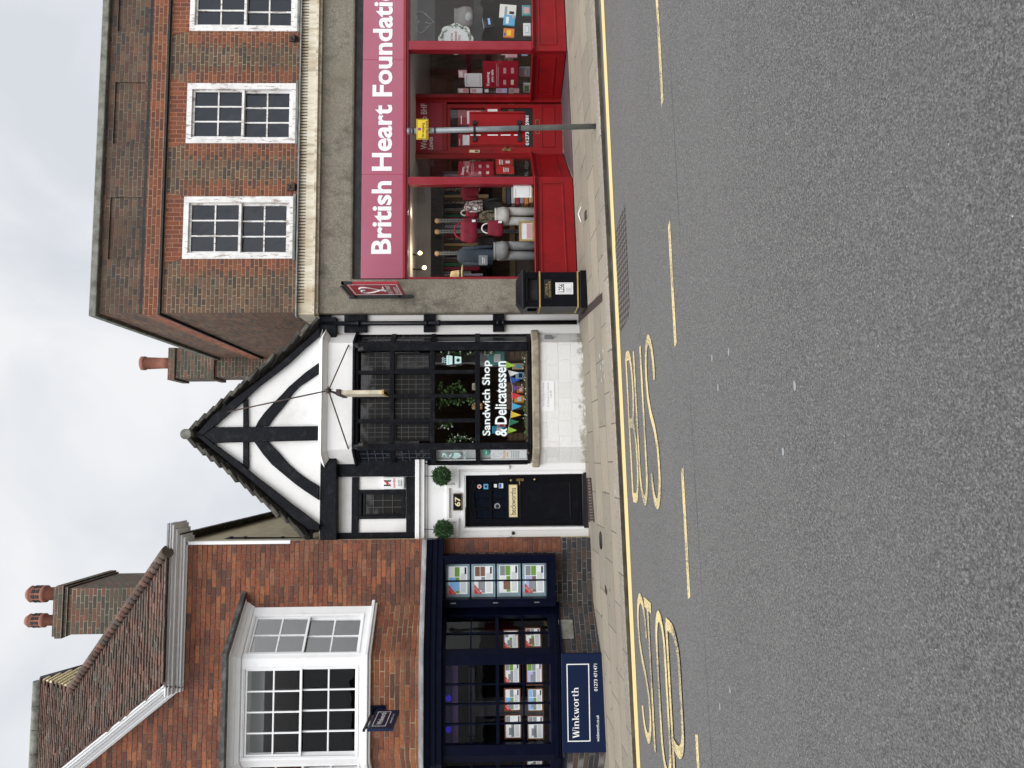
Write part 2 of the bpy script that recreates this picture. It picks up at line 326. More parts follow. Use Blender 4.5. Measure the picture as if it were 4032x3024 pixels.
def roughcast():
    g = NG('roughcast'); n = g.noise(42, 4, .7); c = g.ramp(n, [(.3, (.14,.125,.1)), (.52, (.235,.215,.175)), (.72, (.34,.315,.265))])
    st = g.noise(2.2, 7, .7, stretch=(1.4, 1, 1.1)); c = g.mix(g.map(st, .5, .66, 0, .75), c, (.075,.068,.056))
    c = g.mix(g.map(g.noise(.9, 4), .35, .7, 0, .5), c, (.2,.175,.125))
    g.out(c, .92, g.bump(g.noise(60, 4, .7), .9, .012), .2); MATS['roughcast'] = g.m
roughcast()
paint('beige_render', (.55,.47,.31), (.4,.34,.23), 2.5, .4, .7, .9, .3, 30, stretch=(1, 1, 3))
paint('white_plaster', (.76,.75,.735), (.6,.58,.55), 1.7, .52, .78, .8, .35, 11, detail=8)
paint('white_masonry', (.78,.775,.765), (.6,.58,.54), 1.6, .55, .85, .7, .35, 9)
paint('white_gloss', (.8,.8,.8), (.68,.67,.64), 5, .55, .85, .35, .04, 30)
paint('clean_white', (.84,.84,.84), None, rough=.4)
def peel():
    g = NG('peeling_white'); n = g.noise(7, 7, .72, stretch=(2.6, 1, .5)); m = g.map(n, .55, .585)
    c = g.mix(g.map(g.noise(5, 4), .45, .75), (.74,.73,.71), (.55,.53,.5)); c = g.mix(m, c, (.34,.28,.25))
    g.out(c, .6, g.bump(m, -.5, .01), .3); MATS['peeling_white'] = g.m
peel()
def cornice():
    g = NG('stained_stone'); n = g.noise(9, 5, .65, stretch=(1.2, 1, .12)); c = g.ramp(n, [(.3, (.3,.25,.17)), (.5, (.62,.56,.44)), (.7, (.74,.7,.62))])
    c = g.mix(g.map(g.noise(2, 5), .5, .75, 0, .7), c, (.36,.27,.16)); g.out(c, .85, g.bump(g.noise(30, 3), .3, .01), .2); MATS['stained_stone'] = g.m
cornice()
paint('stone', (.34,.3,.22), (.2,.175,.13), 7, .4, .65, .9, .6, 18)
paint('coping', (.22,.22,.19), (.1,.1,.08), 6, .4, .65, .9, .5, 22)
paint('lead', (.2,.205,.21), (.33,.335,.34), 5, .45, .65, .55, .35, 7)
paint('dark_lead', (.035,.037,.037), (.13,.13,.125), 8, .45, .7, .6, .5, 9)
paint('black_timber', (.0045,.005,.0075), (.02,.02,.024), 9, .52, .72, .5, .6, 26, spec=.12, stretch=(1, 1, 1), detail=8)
paint('black_paint', (.0035,.004,.0065), (.009,.0095,.013), 9, .5, .8, .3, .06, 30, spec=.2)
paint('iron', (.009,.0095,.011), (.02,.02,.021), 12, .45, .7, .45, .15, 40)
paint('rust_iron', (.06,.035,.028), (.02,.018,.018), 20, .45, .6, .7, .3, 50)
paint('navy_paint', (.0016,.0028,.012), (.004,.006,.02), 6, .5, .8, .36, .06, 24, spec=.1)
paint('navy_board', (.003,.011,.042), None, rough=.4, spec=.25)
paint('red_paint', (.25,.006,.009), (.15,.006,.008), 3, .45, .8, .4, .05, 20, spec=.3)
paint('red_pilaster', (.23,.009,.018), (.27,.02,.034), 3, .4, .75, .33, .04, 20, spec=.5)
paint('fascia_red', (.38,.115,.175), (.36,.085,.135), .6, .35, .7, .25, .0, spec=.5)  # pink cast and deeper second tone put reflected sky sheen into the colour
paint('fascia_black', (.012,.012,.013), (.03,.03,.03), 5, rough=.7)
paint('sign_red', (.33,.012,.03), (.28,.012,.026), 4, rough=.4)
paint('purple_tile', (.085,.07,.078), (.12,.1,.11), 3, rough=.5)
paint('grey_steel', (.16,.175,.185), (.22,.235,.245), 7, .4, .7, .4, .05, 50, spec=.5, metal=.35)
paint('yellow_plate', (.72,.52,.03), (.66,.46,.03), 6, rough=.45)
paint('white_plate', (.75,.76,.76), (.68,.69,.69), 8, rough=.4)
paint('paper', (.8,.8,.8), (.74,.74,.75), 5, rough=.7)
paint('grey_print', (.3,.31,.34), None, rough=.8)
paint('black_print', (.01,.01,.012), None, rough=.5)
paint('gold', (.5,.33,.09), (.38,.25,.07), 20, rough=.35, metal=.7)
paint('gold_paint', (.4,.27,.09), (.28,.19,.06), 15, rough=.45)
paint('brass', (.35,.25,.1), (.22,.16,.08), 14, rough=.35, metal=.8)
paint('cream', (.72,.62,.38), (.66,.56,.33), 5, rough=.5)
paint('cream_board', (.62,.56,.42), (.4,.34,.25), 6, .45, .7, .6, .1, 20)
paint('terracotta', (.3,.12,.08), (.2,.09,.065), 5, .4, .7, .8, .2, 18)
paint('slate_stone', (.045,.04,.036), (.13,.125,.1), 6, .48, .68, .9, .6, 12)
paint('gutter_dirt', (.05,.042,.034), (.1,.09,.075), 4, .4, .7, .95, .4, 40)
paint('moss', (.05,.065,.02), (.09,.09,.04), 9, rough=.95, bump=.6)
paint('leaf_dark', (.025,.07,.024), (.065,.14,.05), 18, .35, .65, .5)
paint('leaf_ivy', (.05,.11,.03), (.09,.17,.05), 22, .35, .65, .5)
paint('blossom', (.7,.68,.66), (.6,.5,.55), 20, rough=.7)
paint('interior_dark', (.035,.03,.028), (.06,.05,.045), 3, rough=.9)
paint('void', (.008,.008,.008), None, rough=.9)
paint('interior_wood', (.17,.1,.055), (.12,.07,.04), 4, .4, .6, .7, stretch=(6, 1, 1))
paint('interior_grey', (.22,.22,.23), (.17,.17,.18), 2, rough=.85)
paint('interior_white', (.55,.55,.55), (.5,.5,.5), 2, rough=.85)
paint('blind', (.62,.63,.63), (.55,.56,.57), 2, rough=.85)
paint('pale_blue', (.42,.56,.62), (.37,.5,.56), 3, rough=.6)
paint('purple_wall', (.09,.035,.17), None, rough=.6)
paint('navy_blue_strip', (.01,.01,.16), None, rough=.5)
paint('brown_frame', (.22,.085,.035), (.16,.06,.028), 9, rough=.45)  # orange brown rim drawn round the window cards
paint('grey_cloth', (.3,.3,.3), (.24,.24,.24), 9, rough=.9, bump=.5, bscale=9)
paint('white_cloth', (.6,.58,.54), (.48,.46,.43), 6, rough=.9, bump=.5, bscale=9)
paint('navy_cloth', (.05,.065,.09), (.035,.045,.065), 9, rough=.9, bump=.5, bscale=10)
paint('red_cloth', (.22,.01,.028), (.13,.008,.02), 9, rough=.8, bump=.4, bscale=16)
paint('camo_cloth', (.16,.13,.08), (.05,.045,.03), 26, .45, .55, .9)
paint('floral_cloth', (.6,.5,.45), (.12,.08,.1), 30, .42, .52, .9)
paint('straw', (.62,.47,.24), (.5,.37,.18), 30, rough=.85)
paint('satin_grey', (.22,.195,.19), (.14,.13,.13), 8, rough=.5, bump=.4, bscale=8)
paint('crimson_pattern', (.36,.015,.06), (.55,.3,.32), 60, .63, .66, .6)
for nm, c in dict(book_white=(.7,.69,.64), book_blue=(.12,.38,.6), book_orange=(.7,.2,.04), book_teal=(.08,.3,.3), book_red=(.5,.03,.03), book_pink=(.6,.35,.36), book_black=(.02,.02,.025), flag_green=(.42,.68,.06), flag_white=(.8,.8,.75), flag_blue=(.02,.09,.42), flag_purple=(.12,.05,.2), flag_red=(.7,.03,.045), flag_sky=(.06,.42,.7), flag_yellow=(.85,.56,.03), flag_dark_green=(.03,.19,.1), flag_orange=(.8,.4,.05), mint=(.5,.72,.7), lettering_white=(.8,.86,.86), photo_sky=(.3,.5,.8), photo_green=(.16,.27,.07), photo_brick=(.19,.12,.09), photo_grey=(.3,.31,.32), photo_lilac=(.55,.55,.78), sold_red=(.6,.03,.03), tan=(.5,.36,.2), green_label=(.05,.35,.25), warm_paper=(.75,.66,.5)).items():
    paint(nm, c, None, rough=.6)
glass('glass', (.93,.95,.95), .02); glass('old_glass', (.9,.92,.93), .12); glass('side_glass', (.85,.87,.9), .06, 3.2); glass('upper_glass', (.9,.92,.93), .05, 1.28); glass('lobby_glass', (.92,.93,.95), .03, 1.75)
def darkpane(name, c, wav):
    g = NG(name); g.out(c, .06, g.bump(g.noise(2.2, 2), wav, .05), .4); MATS[name] = g.m
darkpane('dark_pane', (.006,.009,.016), .4); darkpane('leaded_pane', (.022,.0215,.021), .1)
emit('warm_bulb', (1, .62, .28), 9); emit('violet_lamp', (.05, .03, 1), .16)
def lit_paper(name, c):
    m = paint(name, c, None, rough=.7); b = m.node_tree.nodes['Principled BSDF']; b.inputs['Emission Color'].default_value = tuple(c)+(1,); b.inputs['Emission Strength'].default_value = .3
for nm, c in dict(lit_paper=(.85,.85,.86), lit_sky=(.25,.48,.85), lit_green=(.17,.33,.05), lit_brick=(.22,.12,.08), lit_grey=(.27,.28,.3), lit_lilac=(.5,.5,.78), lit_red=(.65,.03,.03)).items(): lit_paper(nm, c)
paint('lead_came', (.05,.05,.052), (.075,.075,.078), 30, rough=.5)
# ------------------------------------------------------------------ setting: ground, road marks, pavement
def plane(name, m, pts): return struct(MB().sheet(pts).build(name, m))
plane('road', 'asphalt', [(x, y, rz(x)) for x, y in ((-400, -400), (400, -400), (400, 400), (-400, 400))])
def mark(name, m, polys, lift=.004):
    M = MB()
    for q in polys: M.sheet([(x, y, rz(x)+lift+(h[0] if h else 0)) for x, y, *h in q])
    return struct(M.build(name, m))
X0, X1 = -30, 30
def line_y(a, b, X):                          # straight line through two road points
    return a.y+(b.y-a.y)*(X-a.x)/(b.x-a.x)
yi0, yi1 = rod('O',498,1650), rod('M',277,0); yo0, yo1 = rod('O',522,1650), rod('M',296,0)
mark('yellow_kerb_line', 'yellow_road_paint', [[(X0, line_y(yo0,yo1,X0)), (X1, line_y(yo0,yo1,X1)), (X1, line_y(yi0,yi1,X1)), (X0, line_y(yi0,yi1,X0))]])
dashes = [(('M',680,690),('M',650,-400)), (('N',725,-555+1000*0),('N',760,612)), (('N',803,1390),('O',830,582)), (('O',868,1415),('O',920,2000))]
for i, (a, b) in enumerate(dashes):
    p, q = rod(*a), rod(*b)
    if i == 1: p = rod('M',722,1445)
    yc = lambda x: line_y(rod('O',820,300), rod('M',655,200), x)
    x0, x1 = min(p.x, q.x), max(p.x, q.x)
    o = mark('bay_edge_dash', 'worn_road_paint', [[(x0+.03, yc(x0)-.045), (x1, yc(x1)-.045), (x1-.03, yc(x1)+.045), (x0, yc(x0)+.045)]])
K = 1.3; LIFT = 0.0
def strokes(name, segs, box, t):
    """elongated road letters: polylines in unit letter space (a across, h along), stroked in a squashed space"""
    global LIFT
    yl, yr, xb, xt = box; polys = []; w = yl-yr; H = (xt-xb)/K
    for pl in segs:
        p = [Vector((t/2+a*(w-t), t*.5+h*(H-t))) for a, h in pl]; L = []; R = []
        for i in range(len(p)):
            d = ((p[min(i+1, len(p)-1)]-p[i]).normalized()+(p[i]-p[max(i-1, 0)]).normalized())
            d = d.normalized() if d.length > 1e-6 else Vector((1, 0)); n = Vector((-d.y, d.x))*t/2
            L.append(p[i]+n); R.append(p[i]-n)
        LIFT += .0007
        for i in range(len(p)-1): polys.append([(xb+q.y*K, yl-q.x, LIFT) for q in (L[i], L[i+1], R[i+1], R[i])])
    return polys
def arc(cx, cy, rx, ry, a0, a1, n=12): return [(cx+rx*math.cos(math.radians(a0+(a1-a0)*i/n)), cy+ry*math.sin(math.radians(a0+(a1-a0)*i/n))) for i in range(n+1)]
GL = dict(B=[[(0,0),(0,1)], [(0,1),(.45,1)]+arc(.45,.76,.45,.24,90,-90)+[(0,.52)], [(0,.52)]+arc(.5,.26,.5,.26,90,-90)+[(0,0)]],
  U=[[(0,1),(0,.22)]+arc(.5,.22,.5,.22,180,360)+[(1,1)]],
  S=[arc(.5,.78,.5,.22,-10,180)+[(.06,.66),(.3,.55),(.7,.45),(.94,.34)]+arc(.5,.22,.5,.22,0,-170)],
  T=[[(0,1),(1,1)], [(.5,1),(.5,0)]], O=[arc(.5,.78,.5,.22,0,180)+arc(.5,.22,.5,.22,180,360)+[(1,.78)]],
  P=[[(0,0),(0,1)], [(0,1),(.3,1)]+arc(.4,.82,.6,.18,90,0)+arc(.4,.45,.6,.18,0,-90)+[(0,.27)]])
xb, xt = rod('N',505,1625).x, rod('N',590,522).x
R_ = []
for ch, (a, b) in zip('BUS', (((458,1080),(507,1080)), ((511,1080),(566,1080)), ((586,1080),(650,1080)))):
    R_ += strokes('x', GL[ch], (rod('N',*a).y, rod('N',*b).y, xb, xt), .085)
mark('bus_lettering', 'worn_road_paint', R_, .0045)
xb, xt = rod('O',577,1503).x, rod('O',512,533).x; R_ = []
for ch, (a, b) in zip('STOP', (((522,1020),(578,1020)), ((567,1020),(619,1020)), ((634,1020),(695,1020)), ((702,1020),(783,1020)))):
    R_ += strokes('x', GL[ch], (rod('O',*a).y, rod('O',*b).y, xb, xt), .085)
mark('stop_lettering', 'worn_road_paint', R_, .0045)
M = MB(); TX = (-30, 30)
M.solid([(X0, KY+.02*0, gz(X0,KY)), (X1, KY, gz(X1,KY)), (X1, KY+.3, gz(X1,KY+.3)), (X0, KY+.3, gz(X0,KY+.3))][::-1], [(X0, KY, rz(X0)-.2), (X1, KY, rz(X1)-.2), (X1, KY+.3, rz(X1)-.2), (X0, KY+.3, rz(X0)-.2)][::-1])
struct(M.build('kerb', 'kerb_stone', bevel=.02))
M = MB(); M.sheet([(X0, KY-.004, rz(X0)-.05), (X1, KY-.004, rz(X1)-.05), (X1, KY-.004, gz(X1,KY)-.012), (X0, KY-.004, gz(X0,KY)-.012)]); struct(M.build('kerb_face', 'gutter_dirt'))
mark('gutter', 'gutter_dirt', [[(X0, KY-.075), (X1, KY-.075), (X1, KY), (X0, KY)]], .003)
def pave(name, m, x0, x1, y0, y1, lift=0.0): return plane(name, m, [(x, y, gz(x, y)+lift) for x, y in ((x0,y0),(x1,y0),(x1,y1),(x0,y1))])
pave('pavement', 'paving', X0, X1, KY+.3, 14.5, -.004)
M = MB(); rr = random.Random(3)
for i in range(70):
    x, y = rr.uniform(-4.5, 8), rr.uniform(KY+.35, 12.0); k = rr.uniform(.008,.022); M.sheet([(x+k*math.cos(a)*rr.uniform(.7,1.2), y+k*math.sin(a)*rr.uniform(.7,1.2), gz(x,y)-.001) for a in [j*.785 for j in range(8)]])
struct(M.build('gum_spots', 'gutter_dirt'))
for (a, b) in ((290,628),(292,640),(268,665),(275,742),(292,752),(290,705),(298,712),(300,800),(285,825)):
    p = gnd('N',a,b); M = MB(); M.tube([p+Vector((-.03,0,.003)), p+Vector((.03,rr.uniform(-.03,.03),.003))], .006, 5); struct(M.build('chalk_mark', 'interior_white'))
# things let into the ground
def cover(name, label, pts, m, up=.004, cat='cover', group=None):
    M = MB(); M.solid([Vector((p.x, p.y, p.z+up)) for p in pts], [Vector((p.x, p.y, p.z-.05)) for p in pts]); return M.build(name, m, tags=(label, cat, group))
def hatch_mat():
    g = NG('gully_iron'); p = g.xyz(g.pos()); k = 42
    a = g.f('SINE', g.f('MULTIPLY', g.f('ADD', p[0], g.f('MULTIPLY', p[1], .6)), k)); b = g.f('SINE', g.f('MULTIPLY', g.f('SUBTRACT', p[0], g.f('MULTIPLY', p[1], .6)), k))
    m = g.map(g.f('MULTIPLY', a, b), -.1, .15); c = g.mix(m, (.045,.04,.038), (.13,.118,.112)); g.out(c, .75, g.bump(m, .8, .01), .4); MATS['gully_iron'] = g.m
hatch_mat()
cover('manhole_cover', 'long diamond patterned iron cover let into the road below the litter bin', [rod('M',434,1325), rod('N',462,330), rod('N',456,412), rod('N',404,515), rod('N',370,-40), rod('M',375,1500)], 'gully_iron')
c = gnd('J',2056,788); M = MB(); M.lathe((c.x, c.y, gz(c.x,c.y)-.03), [(.13,0),(.13,.036),(.115,.037),(.115,.033)], 20); M.build('access_cover', 'iron', tags=('small round black iron cover in the pavement left of the black door', 'cover'))
cover('access_cover', 'small brown square cover beside the white litter strip on the pavement', [gnd('B',2010,275), gnd('B',2012,355), gnd('B',1995,375), gnd('B',1995,300)], 'rust_iron')
cover('access_cover', 'little rusty square cover in the pavement before the navy cabinet', [gnd('D',1418,430), gnd('D',1430,470), gnd('D',1430,500), gnd('D',1418,480)], 'rust_iron')
cover('drain_channel', 'dark brown drainage strip crossing the pavement from the black drainpipe', [gnd('B',2148,1000), gnd('B',2148,1075), gnd('B',1935,1270), gnd('B',1930,1200)], 'rust_iron')
a = [gnd('J',1958,335), gnd('J',1985,335), gnd('J',2010,655), gnd('J',1975,655)]
M = MB(); 
for i in range(15):
    t0, t1 = i/15, (i+.55)/15
    q = [a[0].lerp(a[3], t0), a[1].lerp(a[2], t0), a[1].lerp(a[2], t1), a[0].lerp(a[3], t1)]
    M.solid([v+Vector((0,0,.012)) for v in q], [v-Vector((0,0,.03)) for v in q])
for e, f in ((a[0], a[3]), (a[1], a[2])): M.tube([e+Vector((0,0,.004)), f+Vector((0,0,.004))], .012, 6)
M.build('vent_grate', 'rust_iron', tags=('slotted rusty grating in the pavement under the black door', 'grate'))
p = [gnd('B',1968,255), gnd('B',1975,260), gnd('B',1958,330), gnd('B',1966,385), gnd('B',1972,380), gnd('B',1950,350)]
M = MB(); M.tube([gnd('B',1970,255)+Vector((0,0,.012)), gnd('B',1957,315)+Vector((0,0,.03)), gnd('B',1970,385)+Vector((0,0,.012))], [.008,.012,.008], 6)
M.build('litter', 'clean_white', tags=('curled white strip of litter on the pavement below the red riser', 'litter'))
pa = [rod('O',1095,1165), rod('O',1030,1270), rod('N',1112,640), rod('N',1043,875), rod('N',1545,860), rod('N',1468,1290), rod('N',1003,680)]
M = MB()
for q in pa:
    M.sheet([(q.x+.03*math.cos(k*.785)*random.uniform(.7,1.2), q.y+.018*math.sin(k*.785)*random.uniform(.7,1.2), rz(q.x)+.003) for k in range(8)])
struct(M.build('road_spots', 'photo_grey'))
# ------------------------------------------------------------------ wall with openings, windows
def wallface(M, F, r, holes, depth, y=0.0):
    xs = sorted({r[0], r[1]} | {max(r[0], min(r[1], v)) for h in holes for v in h[:2]}); zs = sorted({r[2], r[3]} | {max(r[2], min(r[3], v)) for h in holes for v in h[2:]})
    for i in range(len(xs)-1):
        for j in range(len(zs)-1):
            cx, cz = (xs[i]+xs[i+1])/2, (zs[j]+zs[j+1])/2
            if any(h[0] < cx < h[1] and h[2] < cz < h[3] for h in holes): continue
            M.add([F.w(xs[i], y, zs[j]), F.w(xs[i+1], y, zs[j]), F.w(xs[i+1], y, zs[j+1]), F.w(xs[i], y, zs[j+1])], [(0,1,2,3)])
    for a, b, c, d in holes:
        p = [(a,c), (b,c), (b,d), (a,d)]
        for k in range(4):
            (x, z), (u, w) = p[k], p[(k+1) % 4]
            M.add([F.w(x, y, z), F.w(x, y+depth, z), F.w(u, y+depth, w), F.w(u, y, w)], [(0,1,2,3)])
    return M
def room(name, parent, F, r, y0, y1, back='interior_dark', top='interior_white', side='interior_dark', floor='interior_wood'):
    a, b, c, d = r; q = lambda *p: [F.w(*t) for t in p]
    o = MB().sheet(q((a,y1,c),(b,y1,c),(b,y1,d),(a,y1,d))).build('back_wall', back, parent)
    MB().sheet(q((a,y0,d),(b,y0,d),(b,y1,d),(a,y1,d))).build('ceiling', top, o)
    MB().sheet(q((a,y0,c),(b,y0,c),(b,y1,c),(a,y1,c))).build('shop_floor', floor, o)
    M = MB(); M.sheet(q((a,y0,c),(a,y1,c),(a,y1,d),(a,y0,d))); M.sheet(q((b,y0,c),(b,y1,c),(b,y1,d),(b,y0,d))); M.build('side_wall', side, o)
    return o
def quad(F, r, y): return [F.w(r[0], y, r[2]), F.w(r[1], y, r[2]), F.w(r[1], y, r[3]), F.w(r[0], y, r[3])]
def sash(parent, F, r, fw_, top, nx, nz, y0, frame, pane, bar=.022, split=True):
    """window: outer frame, two sashes (upper in front), glazing bars, glass"""
    o = MB().ring(F, r, fw_, y0, y0+.12).build('sash_window', frame, parent, bevel=.004)
    l = fw_ if isinstance(fw_, tuple) else (fw_,)*4
    q = (r[0]+l[0], r[1]-l[1], r[2]+l[2], r[3]-l[3]); zm = q[2]+(q[3]-q[2])*.5
    for a, b, yy in (((q[0], q[1], zm-.02, q[3]), 'upper_sash', y0+.04), ((q[0], q[1], q[2], zm+.018), 'lower_sash', y0+.085)):
        low = b == 'lower_sash'
        w = (.03, .03, .075 if low else .04, .04 if low else .035)
        g = (a[0]+w[0], a[1]-w[1], a[2]+w[2], a[3]-w[3])
        s_ = MB().ring(F, a, w, yy, yy+.045); s_.bars(F, g, nx, nz//2, bar, yy+.006, yy+.04)
        s_ = s_.build(b, frame, o)
        MB().sheet(quad(F, g, yy+.028)).build('pane', pane, o)
    return o
# ================================================================== charity shop building
YB = 12.44; FB = Fr(0, YB)
XL = FB.at('H', 1200, 967)[0]; XR = 11.8
zl = lambda reg, x, y: FB.at(reg, x, y)[1]
zCop, zPar0, zStr0, zStr1 = zl('H',17,900), zl('H',75,900), zl('H',432,900), zl('H',558,900)
zCor, zFrieze, zMould, zRc = zl('H',1645,900), zl('H',1662,900), zl('H',1785,900), zl('H',1815,800)
zBlk, zFas1, zFas0, zHead = zl('B',-22,700), zl('B',50,700), zl('B',412,400), zl('B',440,400)
zGl1, zSill = zl('B',458,400), zl('B',1558,400)
G0 = lambda x: gz(x, 12.4)
bhf = thing('brick_shop_building', 'brown brick building with a parapet, three white sash windows and a red charity shopfront', 'building', (6, YB, G0(6)))
wins = [FB.rect('H',747,48,1618,541), FB.rect('G',775,660,1640,1135)]
ww = wins[1][1]-wins[1][0]; xr1 = FB.at('G',1200,248)[0]; wins.append((xr1, xr1+ww, wins[1][2]+.0, wins[1][3]+.0))
gapw = wins[2][0]-wins[1][1]
# brick wall, parapet with sunk panels, red band, coping
M = wallface(MB(), FB, (XL, XR, zCor-.05, zStr0), wins, .16); M.build('upper_wall', 'brown_brick', bhf)
pan = [(FB.rect('H',160,50,405,545)), FB.rect('G',200,650,438,1137)]; dx = pan[1][0]-pan[0][0]
pan.append((pan[1][0]+dx, pan[1][1]+dx, pan[1][2], pan[1][3]))
pan = [(a, b, pan[0][2], pan[0][3]) for a, b, c, d in pan]
M = wallface(MB(), FB, (XL, XR, zStr0, zCop-.02), pan, .028, -.0)
for p in pan: M.sheet(quad(FB, p, .028))
M.build('parapet', 'parapet_brick', bhf)
M = MB().box(FB, XL-.03, XR, -.035, .0, zStr1, zStr0); M.build('brick_band', 'red_brick', bhf)
M = MB().box(FB, XL-.045, XR, -.05, .0, zStr1-.032, zStr1-.002); M.box(FB, XL-.014, XR, -.016, 0, zStr0+.002, zStr0+.06); M.build('shadow_course', 'fascia_black', bhf)  # lower black strip stands in for the shadow line under the band
M = MB().box(FB, XL-.06, XR, -.07, .35, zPar0, zCop); M.box(FB, XL-.06, XL+.3, .35, 5.5, zPar0, zCop); M.build('coping', 'coping', bhf, bevel=.015)
# flank towards the gable
M = MB(); FL = Fr(XL, YB+5.5, -math.pi/2)          # local x runs from back to street along the flank
M.sheet([FL.w(0,0,2.4), FL.w(5.5,0,2.4), FL.w(5.5,0,zStr1), FL.w(0,0,zStr1)]); M.sheet([FL.w(0,0,zStr0), FL.w(5.5,0,zStr0), FL.w(5.5,0,zPar0), FL.w(0,0,zPar0)])
M.sheet([Vector((XL,YB+5.5,2.4)), Vector((XR,YB+5.5,2.4)), Vector((XR,YB+5.5,zPar0)), Vector((XL,YB+5.5,zPar0))]); M.sheet([Vector((XL,YB+.3,zStr0)), Vector((XR,YB+.3,zStr0)), Vector((XR,YB+5.5,zStr0)), Vector((XL,YB+5.5,zStr0))])
M.build('flank_wall', 'flank_brick', bhf)
MB().box(FL, 0, 5.5, -.03, .0, zStr1, zStr0).build('flank_band', 'flank_red_brick', bhf)
MB().box(FL, 0, 5.5, -.045, .0, zStr1-.035, zStr1-.002).build('flank_shadow', 'fascia_black', bhf)  # black strip in place of the band's shadow along the flank
# red jambs and flat arches
hh = .0705
for w in wins:
    ML, MR, M2 = MB(), MB(), MB()
    k0, k1 = math.floor((w[2]-.05)/hh), math.floor((w[3]+.3)/hh)
    for k in range(k0, k1):
        a = .3 if k % 2 else .205; z0, z1 = max(k*hh, zCor), min((k+1)*hh, zStr1-.035)
        if z1 <= z0: continue
        if z0 < w[3]:
            ML.box(FB, w[0]-a, w[0], -.003, 0, z0, z1); MR.box(FB, w[1], w[1]+a, -.003, 0, z0, z1)
    at_ = min(w[3]+.29, zStr1-.036)
    M2.prism(FB, [(w[0], w[3]), (w[1], w[3]), (w[1]+.075, at_), (w[0]-.075, at_)], -.006, 0)
    ML.build('red_jamb', 'red_brick', bhf); MR.build('red_jamb', 'red_brick', bhf); M2.build('flat_arch', 'arch_brick', bhf)
for w in wins:
    o = sash(bhf, FB, w, (.105,.105,.06,.085), 0, 3, 4, -.012, 'peeling_white', 'dark_pane', .024)
    MB().box(FB, w[0]-.03, w[1]+.03, -.06, .02, w[2]-.05, w[2]-.004).build('sill', 'coping', o, bevel=.008)
# stained cornice with a fluted frieze, lead on top
M = MB().box(FB, XL-.05, XR, -.16, 0, zFrieze+.0, zCor-.028); M.box(FB, XL-.06, XR, -.13, 0, zMould, zFrieze-.12); M.box(FB, XL-.09, XR, -.17, 0, zRc+.02, zMould); M.box(FB, XL-.05, XR, -.1, 0, zRc-.02, zRc+.02)
M.box(FB, XL-.06, XL+.13, -.13, 0, zFrieze-.12, zFrieze); M.box(FB, XL+.13, XR, -.085, 0, zFrieze-.12, zFrieze)
x = XL+.15
while x < XR: M.box(FB, x, x+.03, -.128, -.085, zFrieze-.12, zFrieze); x += .052
M.box(FB, XL-.06, XL+.02, 0, .9, zRc, zCor-.03)
M.build('cornice', 'stained_stone', bhf)
M = MB(); M.solid([FB.w(XL-.09,-.19,zCor-.026), FB.w(XR,-.19,zCor-.026), FB.w(XR,0,zCor+.02), FB.w(XL-.09,0,zCor+.02)][::-1], [FB.w(XL-.09,-.19,zCor-.045), FB.w(XR,-.19,zCor-.045), FB.w(XR,0,zCor-.028), FB.w(XL-.09,0,zCor-.028)][::-1]); M.build('lead_flashing', 'lead', bhf)
for reg, y0, y1 in (('G',290,335),('G',1460,1512)):
    r = FB.rect(reg,1570 if y0 > 900 else 1588,y0,1655,y1); M = MB(); M.box(FB, r[0], r[1], -.1, 0, r[2]+.03, r[2]+.06); M.box(FB, r[0], r[0]+.03, -.03, 0, r[2], r[3]); M.box(FB, r[1]-.03, r[1], -.03, 0, r[2], r[3]); M.box(FB, r[0], r[1], -.02, 0, r[3]-.05, r[3]); M.build('bracket', 'rust_iron', bhf)
# roughcast surround
xP1 = FB.at('B', 700, 884)[0]; XP0 = XL-.03
M = MB(); M.prism(FB, [(XP0, G0(XP0)-.3), (xP1, G0(xP1)-.3), (xP1, zBlk), (XR, zBlk), (XR, zRc), (XP0, zRc)], -.05, .3); M.sheet([Vector((XP0,YB+.3,0)), Vector((XP0,YB+2.5,0)), Vector((XP0,YB+2.5,zRc+.3)), Vector((XP0,YB+.3,zRc+.3))]); M.build('roughcast_surround', 'roughcast', bhf, bevel=.035)
# fascia
MB().box(FB, xP1, XR, -.0, .3, zFas1-.02, zBlk).build('blind_box', 'fascia_black', bhf)
fa = MB().box(FB, xP1+.01, XR, -.035, .15, zFas0, zFas1).build('fascia_board', 'fascia_red', bhf, bevel=.003)
M = MB().box(FB, xP1+.005, XR, -.06, .15, zHead, zFas0-.002); M.box(FB, xP1+.005, XR, -.03, .15, zGl1-.0, zHead); M.build('fascia_moulding', 'red_pilaster', bhf, bevel=.006)
M = MB()
for reg, y in (('A',520),('A',1518)): 
    x = FB.at(reg,200,y,-.035)[0]; MB().box(FB, x-.003, x+.003, -.037, -.03, zFas0, zFas1).build('board_joint', 'sign_red', fa)
r1 = FB.at('B',312,663,-.037); r2 = FB.at('A',232,18,-.037); r3 = FB.at('B',140,128,-.037)
write_words('fascia_lettering', 'clean_white', fa, FB, 'British Heart Foundation', (r1[0], r2[0], r1[1], r3[1]), -.039, .026, 'British Heart Foundati')
